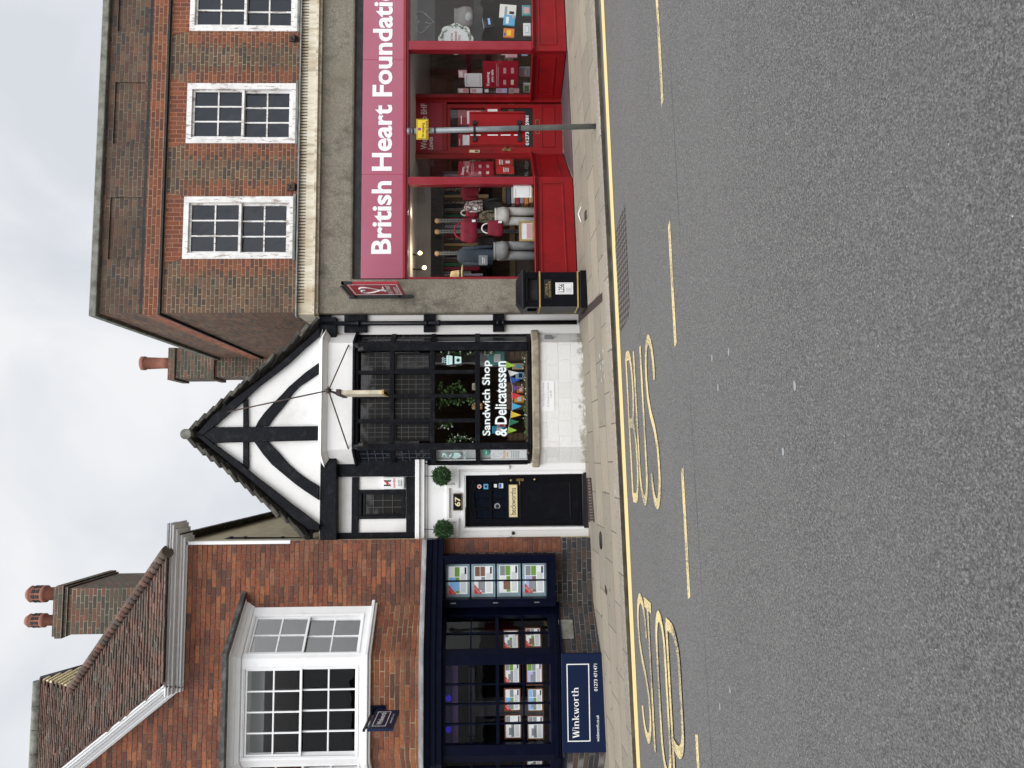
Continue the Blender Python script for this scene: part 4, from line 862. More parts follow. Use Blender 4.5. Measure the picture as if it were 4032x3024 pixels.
zU0 = zc('E',1345,1000,0,FF); zU1 = zc('E',1025,1000,0,FF)
stripwall('bay_apron', 'tile_brick_bay', zU0-.1, zU1)
def off(o, ex=0.0):
    pass
    return [Vector((XC0+o*1.1, YW+.02, 0)), Vector((XC1+o*.55, YF-o, 0)), Vector((XC2-o*.55, YF-o, 0)), Vector((XC3-o*1.1, YW+.02, 0))]
def slab(M, o, z0, z1, o2=None, pts=None):
    a = pts[0] if pts else off(o); b = (pts[1] if pts else off(o if o2 is None else o2))
    return M.solid([v+Vector((0,0,z0)) for v in a], [v+Vector((0,0,z1)) for v in b])
# lead weathering and navy fascia over the office front
fo = lambda o: [Vector((XWR+.01, YW+.05, 0)), Vector((XWR+.01, YW-.2-o, 0)), Vector((XC1+.1+o*.3, YF-.14-o, 0)), Vector((XC2-.1-o*.3, YF-.14-o, 0)), Vector((XC3-.3, YW-.1, 0)), Vector((XC3-.5, YW+.05, 0))]
zl0 = zc('D',185,900,-.14,FF)
def slab2(M, o, z0, z1, o2=None): return M.solid([v+Vector((0,0,z0)) for v in fo(o)], [v+Vector((0,0,z1)) for v in fo(o if o2 is None else o2)])
M = MB(); a_, b_ = fo(.05), fo(-.1)
slab2(M, .05, zl0-.035, zl0-.012); slab2(M, .04, zl0-.011, zl0+.05, -.11)
M.build('lead_weathering', 'lead', wk)
# sag of the lead edge
M = MB(); zf0, zf1 = zc('D',318,1000,-.12,FF), zl0-.036
slab2(M, .0, zl0-.12, zf1, .03); slab2(M, -.03, zl0-.2, zl0-.121); slab2(M, -.06, zf0, zl0-.201); M.build('navy_fascia', 'navy_paint', wk)
# ground floor windows
zw1, zw0 = zc('D',345,1200,0,FF), zc('D',1052,1200,0,FF)
M = MB()
q = FF.rect('D',345,968,1052,1502); XQ0, XQ1 = q[0], q[1]
zz_ = [zw1, zc('D',517,1200,0,FF), zc('D',697,1200,0,FF), zc('D',873,1200,0,FF), zw0]
def office_window(F, x0, x1, nx, w0, w1):
    M = MB(); M.box(F, w0, x0, -.0, .1, zb+.02, zf0+.02); M.box(F, x1, w1, -.0, .1, zb+.02, zf0+.02); M.box(F, x0, x1, .003, .1, zw1, zf0+.02); M.box(F, x0, x1, .003, .1, zb+.02, zw0)
    o = M.build('window_frame', 'navy_paint', wk, bevel=.006)
    M = MB()
    for i in range(1, nx): x = x0+(x1-x0)*i/nx; M.box(F, x-.013, x+.013, .03, .07, zw0, zw1)
    for z in zz_[1:4]: M.box(F, x0, x1, .034, .066, z-.014, z+.014)
    M.box(F, x0, x1, .02, .075, zz_[2]-.026, zz_[2]+.026)
    M.build('glazing_bars', 'navy_paint', o); MB().sheet(quad(F, (x0, x1, zw0, zw1), .05)).build('pane', 'glass', o); return o
wF = office_window(FF, XQ0, XQ1, 4, XC2+.0, XC1-.0)
q = FCa.rect('D',345,637,1050,855); wC = office_window(FCa, q[0], q[1], 2, .0, wc)
wl2 = math.hypot(XC2-XC3, YF-YW); office_window(FCl, .2, wl2-.18, 2, .0, wl2)
M = MB(); slab(M, .07, zb+.02, zb+.06); slab(M, .045, zb-.02, zb+.019); slab(M, .05, zb-.07, zb-.021, .02); M.build('window_sill', 'navy_paint', wk)
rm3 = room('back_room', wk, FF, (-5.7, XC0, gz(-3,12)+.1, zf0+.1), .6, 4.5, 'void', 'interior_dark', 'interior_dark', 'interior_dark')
MB().sheet([Vector((x, y, zw0-.02)) for x, y in ((XC3,12.5),(XC2,YF+.12),(XC1,YF+.12),(XC0,12.5))]).build('window_board', 'purple_wall', rm3)
for x0, m, d in ((360,'navy_blue_strip',.3),):
    a = FF.rect('D',330,968,388,1500,d); MB().box(FF, a[0]-.1, a[1]+.1, d, d+.02, a[2], a[3]).build('window_band', m, rm3)
a = FF.rect('D',392,968,432,1500,.32); MB().box(FF, a[0]-.1, a[1]+.1, .32, .33, a[2], a[3]).build('purple_band', 'purple_wall', rm3)
M = MB()
for yy in (1195,1405): p = FF.at('D',368,yy,.25); M.lathe(FF.w(p[0],.28,p[1]), [(.045,-.005),(.045,.01)], 14, 'Y')
M.build('violet_light', 'violet_lamp', rm3)
# back-room shapes seen through the glass
p = FF.rect('D',505,990,700,1440,1.8); M = MB(); M.box(FF, p[0], p[1], 1.8, 1.9, p[3]-.1, p[3]); M.box(FF, p[0]+.35, p[0]+.6, 1.7, 1.9, zw0, p[3]-.1); M.build('inner_partition', 'interior_grey', rm3)
# first floor bay
zS0 = zU1; zH = zc('E',165,1200,0,FF); zT = zc('E',60,1200,-.18,FF); zR = zc('E',35,1200,-.2,FF)
M = MB(); slab(M, .1, zS0-.0, zS0+.05); slab(M, .06, zS0-.035, zS0-.001); M.build('bay_sill', 'white_gloss', wk, bevel=.008)
zs1 = zS0+.051
zA = [zc('E',190,1300,0,FF), zc('E',945,1300,0,FF)]
qf = FF.rect('E',188,995,940,1583); qc = FCa.rect('E',250,638,975,882)
def bay_sash(F, x0, x1, nx, w0, w1, gm='upper_glass'):
    M = MB(); M.box(F, w0, x0, 0, .12, zs1, zH+.1); M.box(F, x1, w1, 0, .12, zs1, zH+.1); M.box(F, x0, x1, .002, .12, zs1, qf[2]); M.box(F, x0, x1, .002, .12, qf[3], zH+.1)
    M.box(F, w0+.01, x0-.03, -.012, 0, zs1+.1, zH-.03) if x0-w0 > .12 else None
    M.ring(F, (x0-.035, x1+.035, qf[2]-.035, qf[3]+.035), .02, -.01, .004)
    o = M.build('bay_window', 'white_gloss', wk, bevel=.006); zm = (qf[2]+qf[3])/2+.01
    for a, d, nm in (((x0, x1, zm-.022, qf[3]), .03, 'upper_sash'), ((x0, x1, qf[2], zm+.022), .075, 'lower_sash')):
        M = MB(); M.ring(F, a, (.028,.028,.03,.03), d, d+.04); g_ = inset(a, .028, .03); M.bars(F, g_, nx, 2, .022, d+.005, d+.035); s_ = M.build(nm, 'white_gloss', o)
        MB().sheet(quad(F, g_, d+.02)).build('pane', gm, o)
    return o
bay_sash(FF, qf[0], qf[1], 4, XC2, XC1); bay_sash(FCa, qc[0], qc[1], 2, 0, wc, 'side_glass'); bay_sash(FCl, .18, wl2-.2, 2, 0, wl2, 'side_glass')
M = MB(); slab(M, .03, zH, zH+.06, .06); slab(M, .07, zH+.061, zH+.13, .1); slab(M, .13, zH+.131, zH+.19, .2); slab(M, .2, zH+.191, zT, .22); M.build('bay_cornice', 'white_gloss', wk)
M = MB(); slab(M, .25, zT-.03, zT+.035); slab(M, .24, zT+.036, zT+.1, .02); M.build('bay_lead_roof', 'dark_lead', wk)
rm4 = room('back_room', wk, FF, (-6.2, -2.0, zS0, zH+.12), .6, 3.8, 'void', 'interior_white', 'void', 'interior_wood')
MB().sheet([Vector((x, y, zH+.12)) for x, y in ((XC3,12.5),(XC2,YF+.12),(XC1,YF+.12),(XC0,12.5))]).build('bay_soffit', 'interior_white', rm4)
M = MB(); p = FF.rect('E',195,1000,300,1575,.5); M.box(FF, p[0]+.05, p[1], .5, .52, p[2]-.05, p[3]); M.build('blind', 'blind', rm4)
# white cornice with raking gable
prof = [(0,0,.06),(.06,.05,.13),(.1,.13,.22),(.2,.22,.3),(.27,.3,.38),(.3,.38,.43)]
Hc = zCT-zCB; sc = Hc/.43
M = MB(); dxo = XWR+.02
xk = rk0[0]+.05
for o, h0, h1 in prof:
    z0, z1 = zCB+h0*sc, zCB+h1*sc-.002; xl = rk0[0]-(z0-zCB)*0.0
    M.box(FW_, xl-.02, dxo+o, -.02-o, .02, z0, z1); M.box(FW_, XWR, dxo+o, .02, .3, z0, z1)
M.build('eaves_cornice', 'white_gloss', wk)
M = MB(); ln = math.hypot(1, slp); tx, tz = -1/ln, -slp/ln*1.0
if tz < 0: tz = -tz
nx_, nz_ = tz, -tx; Fk_ = Fr(0, YW-.32); _u = Fk_.at('F',560,1400); _f = ((_u[0]-rk0[0])*nx_+(_u[1]-rk0[1])*nz_); Hr = max(_f, .2); sr = Hr/.43                                     # normal of the rake pointing up-right
for o, h0, h1 in prof:
    a, b = h0*sr, h1*sr-.002
    s0 = [(rk0[0]+nx_*h, rk0[1]+nz_*h) for h in (a, b)]
    def run(h): # start where the rake meets the level cornice
        z = zCB+h*sc/sr; t = (z-(rk0[1]+nz_*h))/tz; return (rk0[0]+nx_*h+tx*t, z)
    p0, p1 = run(a), run(b); e0 = (XAP+ (0), zAP+a/(-tx)); e1 = (XAP, zAP+b/(-tx))
    M.prism(FW_, [p0, p1, e1, e0], -.02-o, .02)
    mir = lambda p: (2*XAP-p[0], p[1]); M.prism(FW_, [mir(p0), mir(p1), mir(e1), mir(e0)], -.02-o, .02)
M.build('raking_cornice', 'white_gloss', wk)
MB().box(FW_, rk0[0]+.28, dxo+.3, -.34, .0, zCT+.001, zCT+.03).build('gutter_lead', 'lead', wk)
# tiled roofs
def tiled(name, org, ax, ay, poly, gx=.165, gy=.095, m='clay_tiles', parent=wk):
    """plain tiles laid one by one on the plane org + s*ax + t*ay where poly (s, t) contains them"""
    n = ax.cross(ay).normalized(); M = MB(); ts = [p[1] for p in poly]; ss = [p[0] for p in poly]
    def ins(s, t):
        c = False
        for (x0, y0), (x1, y1) in zip(poly, poly[1:]+poly[:1]):
            if (y0 > t) != (y1 > t) and s < (x1-x0)*(t-y0)/(y1-y0)+x0: c = not c
        return c
    j = 0; t = min(ts)
    while t < max(ts):
        s = min(ss)+(j % 2)*gx/2; wav = .012*math.sin(j*1.7)
        while s < max(ss):
            if ins(s+gx/2, t+gy*.5):
                w = gx-.004; l = gy*1.5; b = .026+random.uniform(-.006,.01); a = .004; sk = random.uniform(-.006,.006)+.008*math.sin(s*2.3+j)
                P = [org+ax*s+ay*(t+sk), org+ax*(s+w)+ay*(t+sk+random.uniform(-.004,.004)), org+ax*(s+w)+ay*(t+l), org+ax*s+ay*(t+l)]
                up4 = [P[0]+n*b, P[1]+n*(b+random.uniform(-.005,.005)), P[2]+n*a, P[3]+n*a]; lo = [P[0]+n*(b-.017), P[1]+n*(b-.017)]
                M.add(up4+lo, [(0,1,2,3),(4,5,1,0)])
            s += gx
        t += gy; j += 1
    M.sheet([org+ax*s+ay*t-n*.02 for s, t in poly])
    return M.build(name, m, parent)
g_ = NG('clay_tiles'); gi = g_.geo or g_.n.new('ShaderNodeNewGeometry'); g_.geo = gi
c = g_.ramp(gi.outputs['Random Per Island'], [(0,(.11,.06,.046)),(.2,(.085,.055,.046)),(.38,(.135,.075,.056)),(.55,(.1,.07,.058)),(.7,(.15,.085,.065)),(.82,(.075,.06,.053)),(.92,(.13,.09,.075))], True)
c = g_.mix(g_.map(g_.noise(1.3, 5), .45, .7, 0, .55), c, (.09,.085,.065)); c = g_.mix(g_.map(g_.noise(11, 4), .62, .7), c, (.2,.19,.16)); g_.out(c, .9, g_.bump(g_.noise(40, 3), .4, .006), .2); MATS['clay_tiles'] = g_.m
E1 = rp(960,205); Nn = rp(320,1130); Gp = rp(100,1075)
ax_ = Vector((1,0,0)); ay_ = Vector((0,1,T)).normalized(); og = Vector((0,12.05,zE))
st2 = lambda v: ((v-og).dot(ax_), (v-og).dot(ay_))
vx = rk0[0]+nx_*Hr-.02; kv = T/abs(slp); gy_ = Gp.y-12.05; poly = [st2(E1), st2(Nn), st2(Gp), (vx-kv*gy_, st2(Gp)[1]), (vx, 0)]
roof = tiled('main_roof', og, ax_, ay_, poly)
YR = Gp.y; zR_ = Gp.z; Bk = Vector((Nn.x+.08, 2*YR-Nn.y, Nn.z))
M = MB(); e2 = Vector((E1.x, 2*YR-E1.y, E1.z)); M.sheet([E1, e2, Bk, Nn]); M.sheet([Vector((-10,YR,zR_)), Gp, Bk, e2, Vector((-10,e2.y,e2.z))]); M.build('rear_slopes', 'slate_stone', wk)
M = MB(); kk = 34
for i in range(kk):
    a = E1.lerp(Nn, i/kk); b = E1.lerp(Nn, (i+1.25)/kk); M.tube([a+Vector((0,0,.01)), b+Vector((0,0,.045))], [.1,.075], 8)
M.build('hip_tile', 'clay_tiles', wk)
M = MB()
for i in range(16): M.tube([Vector((Gp.x-i*.45, YR, zR_+.02)), Vector((Gp.x-i*.45-.44, YR, zR_+.02))], .11, 10)
M.build('ridge_tile', 'coping', wk)
M = MB(); M.sheet([Nn, Bk, Gp-Vector((.05,0,.05))]); gbl = M.build('gablet', 'cream_board', wk)
M = MB()
for i in range(1, 9):
    t = i/9; M.tube([Nn.lerp(Gp, t)+Vector((.03,0,0)), Bk.lerp(Gp, t)+Vector((.03,0,0))], .028, 4, smooth=False)
M.build('slat', 'cream', gbl)
M = MB(); M.tube([Bk, Gp+Vector((.04,0,0))], .05, 6); M.build('verge', 'iron', gbl)
# gable wing running back from the raking cornice
M = MB(); rs, re = (rk0[0]+nx_*Hr, rk0[1]+nz_*Hr), (XAP, zAP+Hr/(-tx))
for sgn in (1, -1):
    f = lambda p: (p[0] if sgn == 1 else 2*XAP-p[0], p[1])
    for i in range(30):
        a = (rs[0]+(re[0]-rs[0])*i/30, rs[1]+(re[1]-rs[1])*i/30); b = (rs[0]+(re[0]-rs[0])*(i+1.2)/30, rs[1]+(re[1]-rs[1])*(i+1.2)/30)
        a, b = f(a), f(b); yy = -.3+random.uniform(-.03,.02)
        lo, hi = .012+random.uniform(0,.01), .055
        P = [FW_.w(a[0],yy,a[1]+hi), FW_.w(a[0],4,a[1]+hi), FW_.w(b[0],4,b[1]+lo), FW_.w(b[0],yy,b[1]+lo)]
        M.solid(P, [v-Vector((0,0,.05)) for v in P])
M.build('wing_roof', 'clay_tiles', wk)
# flank eaves: dark tile edge over the beige wall
M = MB()
for i in range(40):
    y0 = 12.3+i*.2; M.solid([Vector((XWR+.14,y0,zE-.02+random.uniform(0,.02))), Vector((XWR+.14,y0+.19,zE-.02+random.uniform(0,.02))), Vector((XWR-.02,y0+.19,zE+.1)), Vector((XWR-.02,y0,zE+.1))], [Vector((XWR+.14,y0,zE-.09)), Vector((XWR+.14,y0+.19,zE-.09)), Vector((XWR-.02,y0+.19,zE+.02)), Vector((XWR-.02,y0,zE+.02))])
M.build('flank_eaves', 'slate_stone', wk)
# drainpipe on the beige wall
dpx = XWR+.06; M = MB(); a = FK.at('I',500,1532,.2); b = FK.at('I',1010,1535,.2); M.tube([FK.w(a[0]-.1,.28,a[1]+.18), FK.w(a[0]-.03,.24,a[1]+.1), FK.w(a[0],.2,a[1]), FK.w(b[0],.2,b[1])], .04, 10)
for x in (515,605,850): c_ = FK.at('I',x,1533,.2); M.tube([FK.w(c_[0],.2,c_[1]+.03), FK.w(c_[0],.2,c_[1]-.03)], .052, 10)
M.build('drainpipe', 'black_paint', wk); M = MB(); p = FK.rect('I',1010,1460,1045,1545,.1); M.box(FK, p[0], p[1], -.05, .15, p[2], p[3]); M.build('hopper', 'black_paint', wk)
# chimney stack with two pots
YH = 15.0; FH = Fr(0, YH); r = FH.rect('F',285,452,600,762); M = MB(); M.box(FH, r[0], r[1], 0, 1.9, r[2]-1.6, r[3])
zt = FH.at('F',190,600)[1]; h = (zt-r[3])/4
for i, o in enumerate((.03,.06,.06,.03)): M.box(FH, r[0]-o, r[1]+o, -o, 1.9+o, r[3]+h*i+.001, r[3]+h*(i+1))
chw = M.build('chimney_stack', 'chimney_brick', wk)
for p in ((10,432,210,550), (0,620,182,718)):
    q = FH.rect('F',*p,.45); cx = (q[0]+q[1])/2; R = (q[1]-q[0])/2; z0, z1 = zt-.03, q[3]; H_ = z1-z0
    o = MB().lathe(FH.w(cx,.45,0), [(R*.8,z0),(R*.74,z0+H_*.5),(R*.98,z0+H_*.52),(R*.98,z0+H_*.6),(R*.9,z0+H_*.62),(R*.9,z0+H_*.86),(R*.97,z0+H_*.88),(R*.6,z1-.02),(.01,z1)], 18).build('chimney_pot', 'terracotta', chw)
    M = MB()
    for lvl in (.66,.76):
        for k_ in range(9):
            an = k_*.698+.3; c_ = FH.w(cx,.45,z0+H_*lvl)+Vector((math.cos(an),math.sin(an),0))*R*.89
            d_ = Vector((math.cos(an),math.sin(an),0)); e_ = Vector((-d_.y,d_.x,0))*R*.2; u_ = Vector((0,0,H_*.035))
            M.solid([c_-e_-u_, c_+e_-u_, c_+e_+u_, c_-e_+u_], [v+d_*.012 for v in (c_-e_-u_, c_+e_-u_, c_+e_+u_, c_-e_+u_)])
    M.build('louvre', 'fascia_black', o)
# ================================================================== signs and street furniture
# hanging sign of the charity shop (side face seen)
x0 = FB.at('B',200,1038,-.05)[0]; FS = Fr(x0, YB-.06, -math.pi/2)
yn = YB-.06-hit('B',200,914,(x0,0,0),(1,0,0)).y
zt_, zb_ = FS.at('H',2075,790)[1], FS.at('B',405,970)[1]
hs_ = thing('hanging_sign', 'dark red hanging sign with a white heart on a black bracket, above the litter bin', 'sign', (x0, YB-.06, zt_))
bd = MB().box(FS, yn-.78, yn, -.02, .02, zb_, zt_).build('sign_board', 'sign_red', hs_, bevel=.004)
rs_ = (yn-.78, yn, zb_, zt_); MB().ring(FS, inset(rs_, .035), .012, -.023, -.02).build('border_line', 'white_plate', bd)
M = MB(); cx, cz, k = (yn-.39), zb_+(zt_-zb_)*.62, .2
pts = [FS.w(cx+k*.95*math.sin(t)**3, -.026, cz+k*.06*(13*math.cos(t)-5*math.cos(2*t)-2*math.cos(3*t)-math.cos(4*t))) for t in [i*6.283/32 for i in range(33)]]
M.tube(pts, .012, 5); M.tube([FS.w(cx-.1+.02*i, -.026, cz-.24+(.05 if i % 2 else -.05)*(1 if 2 < i < 8 else .15)) for i in range(16)], .009, 5); M.build('heart_mark', 'clean_white', bd)
M = MB(); write(M, FS, 'British Heart', (yn-.72, yn-.1, zb_+.16, zb_+.25), -.0235); write(M, FS, 'Foundation', (yn-.72, yn-.22, zb_+.06, zb_+.14), -.0235); M.build('sign_lettering', 'clean_white', bd)
M = MB(); M.box(FS, 0, yn+.02, -.02, .02, zt_+.01, zt_+.05); M.box(FS, 0, .03, -.03, .03, zb_-.1, zt_+.12); M.box(FS, 0, yn-.77, -.015, .015, zb_+.1, zb_+.13); M.box(FS, yn-.03, yn+.02, -.02, .02, zt_-.1, zt_+.05)
for i in range(7): M.tube([FS.w(.15+i*.1,0,zt_+.05), FS.w(.18+i*.1,0,zt_+.1), FS.w(.13+i*.1,0,zt_+.13)], [.014,.014,.006], 6)
M.build('bracket', 'iron', hs_)
# litter bin
FN2 = Fr(0, 11.515); r = FN2.rect('B',1440,822,2008,1122); zg = gz(r[0], 11.6)-.0; BX0, BX1 = r[0], r[1]; H0 = zg; H1 = FN2.at('B',1480,1000)[1]; dp = .47
lb = thing('litter_bin', 'black litter bin with gold bands and a white L256 plate by the grey wall', 'bin', ((BX0+BX1)/2, 11.7, zg))
op = FN2.rect('B',1500,878,1582,1065)
M = wallface(MB(), FN2, (BX0, BX1, H0, H1), [op], .07)
FNs = Fr(BX0, 11.515+dp, -math.pi/2); ops = (.12, dp-.12, op[2], op[3])
wallface(M, FNs, (0, dp, H0, H1), [ops], .07); M.sheet([Vector((BX1,11.515,H0)), Vector((BX1,11.515+dp,H0)), Vector((BX1,11.515+dp,H1)), Vector((BX1,11.515,H1))]); M.sheet([Vector((BX0,11.515+dp,H0)), Vector((BX1,11.515+dp,H0)), Vector((BX1,11.515+dp,H1)), Vector((BX0,11.515+dp,H1))])
bb = M.build('bin_body', 'black_paint', lb)
M = MB(); M.box(FN2, op[0]-.02, op[1]+.02, .07, .09, op[2]-.02, op[3]+.02); M.box(FNs, .1, dp-.1, .07, .09, op[2]-.02, op[3]+.02); M.build('liner', 'fascia_black', bb)
M = MB(); M.ring(FN2, (op[0]-.02, op[1]+.02, op[2]-.02, op[3]+.02), .02, -.012, 0); M.build('opening_rim', 'black_paint', bb, bevel=.003)
M = MB(); e = .03; a = [FN2.w(x, y, H1) for x, y in ((BX0-e,-e),(BX1+e,-e),(BX1+e,dp+e),(BX0-e,dp+e))]; zt2 = FN2.at('B',1405,1000)[1]
M.solid(a, [v+Vector((0,0,.05)) for v in a]); b = [FN2.w(x, y, H1+.051) for x, y in ((BX0-e,-e),(BX1+e,-e),(BX1+e,dp+e),(BX0-e,dp+e))]; c2 = [FN2.w(x, y, zt2+.01) for x, y in ((BX0+.1,.1),(BX1-.1,.1),(BX1-.1,dp-.1),(BX0+.1,dp-.1))]; M.solid(b, c2); M.build('bin_lid', 'black_paint', lb, bevel=.012)
M = MB()
for x in (1605, 1937):
    z = FN2.at('B', x, 1000)[1]; M.box(FN2, BX0-.012, BX1+.012, -.012, dp+.012, z-.012, z+.012)
M.build('gold_band', 'gold_paint', lb, bevel=.004)
zk = FN2.at('B',1955,1000)[1]; M = MB(); M.box(FN2, BX0-.025, BX1+.025, -.025, dp+.02, H0, zk); M.build('bin_plinth', 'black_paint', lb, bevel=.008)
p = FN2.rect('B',1645,885,1708,1050,-.01); o = MB().box(FN2, p[0], p[1], -.01, 0, p[2], p[3]).build('wording_plate', 'iron', lb, bevel=.003)
M = MB(); write(M, FN2, 'LITTER &', sub(p,.18,.78,.56,.84), -.0115, .01); write(M, FN2, 'DOG WASTE', sub(p,.1,.9,.14,.42), -.0115, .01); M.build('wording', 'gold_paint', o)
p = FN2.rect('B',1742,912,1895,1014,-.01); o = MB().box(FN2, p[0], p[1], -.01, 0, p[2], p[3]).build('number_plate', 'white_plate', lb, bevel=.002)
M = MB(); write(M, FN2, 'L256', sub(p,.18,.86,.5,.84), -.0115, .015); M.ring(FN2, sub(p,.08,.92,.1,.92), .002, -.0112, -.0102); M.build('bin_number', 'black_print', o)
M = MB()
for i in range(5): M.box(FN2, *sub(p,.2,.55,.14+i*.06,.16+i*.06)[:2], -.0112, -.0102, *sub(p,.2,.55,.14+i*.06,.16+i*.06)[2:])
M.build('small_print', 'grey_print', o)
# bus stop pole
pb = gnd('A',2090,1100); FP = Fr(0, pb.y)
t_ = FP.at('A',457,1143); b_ = (pb.x, pb.z)
pole = thing('bus_stop_post', 'leaning grey steel post with a yellow plate and red timetable case by the kerb', 'sign post', (pb.x, pb.y, pb.z))
lp = lambda k, d=0: FP.w(b_[0]+(t_[0]-b_[0])*k, d, b_[1]+(t_[1]-b_[1])*k)
M = MB(); M.tube([lp(-.03), lp(1)], .037, 16); M.build('post', 'grey_steel', pole)
M = MB(); M.tube([lp(.985), lp(1.004)], .04, 16); M.build('post_cap', 'grey_steel', pole)
p = FP.rect('A',530,1036,634,1214,-.06); yp = MB().box(FP, p[0], p[1], -.062, -.055, p[2], p[3]).build('yellow_plate', 'yellow_plate', pole, bevel=.002)
M = MB(); M.ring(FP, inset(p,.006), .006, -.0635, -.062); write(M, FP, 'No stopping', sub(p,.1,.8,.3,.56), -.0635, .012); write(M, FP, 'except buses', sub(p,.06,.9,.05,.27), -.0635, .012); M.build('plate_wording', 'black_print', yp)
c = sub(p,.42,.58,.6,.9); M = MB(); M.lathe(FP.w((c[0]+c[1])/2,-.062,(c[2]+c[3])/2), [(.022,-.001),(.022,.002)], 16, 'Y'); o = M.build('roundel', 'sold_red', yp); MB().lathe(FP.w((c[0]+c[1])/2,-.064,(c[2]+c[3])/2), [(.015,-.001),(.015,.001)], 16, 'Y').build('roundel_centre', 'flag_blue', o)
p = FP.rect('A',990,978,1476,1264,.06); cs = MB(); cs.box(FP, p[0], p[1], .05, .12, p[2], p[3]); cs.box(FP, p[0], p[0]+.02, .03, .05, p[2], p[3]); cs.box(FP, p[1]-.02, p[1], .03, .05, p[2], p[3]); cs = cs.build('timetable_case', 'red_paint', pole, bevel=.006)
M = MB(); xq = FP.at('A',1200,1176,.045)[0]
for a, b in ((1000,1090),(1150,1240),(1265,1350),(1380,1410)): q = FP.rect('A',a,1172,b,1180,.045); M.box(FP, q[0], q[1], .044, .05, q[2], q[3])
M.build('case_strip', 'clean_white', cs)
M = MB()
for x in (1035, 1427):
    q = FP.rect('A',x-10,1050,x+10,1222,.02); M.box(FP, q[0], q[1], .035, .05, q[2], q[3]); M.box(FP, q[0]-.005, q[0]+.05, .02, .05, q[2]-.01, q[3]+.01); M.box(FP, q[1]-.05, q[1]+.005, .02, .05, q[2]-.01, q[3]+.01)
    k = (q[2]+q[3])/2; M.build('clamp', 'iron', pole); M = MB(); M.tube([lp((k-b_[1])/(t_[1]-b_[1])-.006), lp((k-b_[1])/(t_[1]-b_[1])+.006)], .042, 14); M.build('clamp', 'iron', pole); M = MB()
for kx in (500, 690): z = FP.at('A',kx,1140)[1]; M = MB(); M.tube([lp((z-b_[1])/(t_[1]-b_[1])-.004), lp((z-b_[1])/(t_[1]-b_[1])+.004)], .042, 14); M.build('clamp', 'iron', pole)
# edge-on hanging sign of the timbered shop, iron bar and stays
zbar = FY.at('C',168,620,-.85)[1]; e = hit('C',172,622,(0,11.4,0),(0,1,0)); xb = e.x
ts = thing('projecting_sign', 'cream wooden sign seen edge on, hanging from an iron bar with stay wires', 'sign', (xb, 12.2, zbar))
M = MB(); M.tube([Vector((xb,12.26,e.z)), e], .016, 8); M.ball(e, .045, 8, 6)
for i in range(5): a = i*1.257; M.tube([e, e+Vector((.07*math.cos(a), -.02, .07*math.sin(a)))], [.012,.004], 5)
M.build('bar', 'rust_iron', ts)
w1, w2 = FY.at('C',320,290), FY.at('C',318,1050); w3 = FG.at('I',490,700,-.1); M = MB()
for w, d in ((w1,FY),(w2,FY),(w3,FG)): M.tube([e, d.w(w[0],-.1 if d is FG else 0,w[1])], .011, 6)
M.build('stay_wire', 'rust_iron', ts)
zq1, zq0 = hit('C',272,645,(0,11.45,0),(0,1,0)).z, hit('C',583,645,(0,11.45,0),(0,1,0)).z; xs = hit('C',400,646,(0,11.6,0),(0,1,0)).x
Fs2 = Fr(xs, 11.32, math.pi/2); o = MB().box(Fs2, 0, .5, -.03, .03, zq0, zq1).build('board', 'cream_board', ts, bevel=.01)
M = MB(); M.box(Fs2, -.03, .53, -.045, .045, zq1, zq1+.06); M.tube([Vector((xs,11.5,zq1+.05)), Vector((xb,11.5,e.z))], .012, 6); M.tube([Vector((xs,11.75,zq1+.05)), Vector((xb,11.75,e.z))], .012, 6); M.build('hanger', 'rust_iron', ts)
M = MB(); M.box(Fs2, -.01, .51, -.034, .034, zq0-.0, zq0+.03); M.build('gilt_edge', 'gold_paint', o)
# projecting sign of the office
x0 = FF.at('E',1065,1262)[0]; Fo = Fr(x0, YF-.8, math.pi/2); yn = hit('E',1120,1404,(x0,0,0),(1,0,0)).y; yf_ = hit('E',1120,1280,(x0,0,0),(1,0,0)).y
zt_, zb_ = hit('E',1045,1340,(x0,(yn+yf_)/2,0),(1,0,0)).z, hit('E',1210,1340,(x0,0,0),(1,0,0)).z
os_ = thing('projecting_sign', 'small navy office sign on a bracket under the white bay window', 'sign', (x0, YF, zt_))
Fo = Fr(x0, yn, math.pi/2); L = yf_-yn
o = MB().box(Fo, 0, L, -.02, .02, zb_, zt_).build('sign_board', 'navy_board', os_, bevel=.004)
M = MB(); rr = (0, L, zb_, zt_); M.ring(Fo, sub(rr,.12,.9,.32,.86), .008, -.0225, -.02); write(M, Fo, 'Winkworth', sub(rr,.2,.84,.5,.72), -.0225, .01); write(M, Fo, 'winkworth.co.uk', sub(rr,.25,.75,.14,.22), -.0225); M.build('sign_lettering', 'clean_white', o)
M = MB(); M.box(Fo, -.02, YF-yn, -.015, .015, zt_+.03, zt_+.06); M.box(Fo, YF-yn-.03, YF-yn-.002, -.05, .05, zt_-.12, zt_+.1)
for u in (.1, L-.1): M.box(Fo, u-.012, u+.012, -.012, .012, zt_, zt_+.03)
M.build('bracket', 'navy_paint', os_)
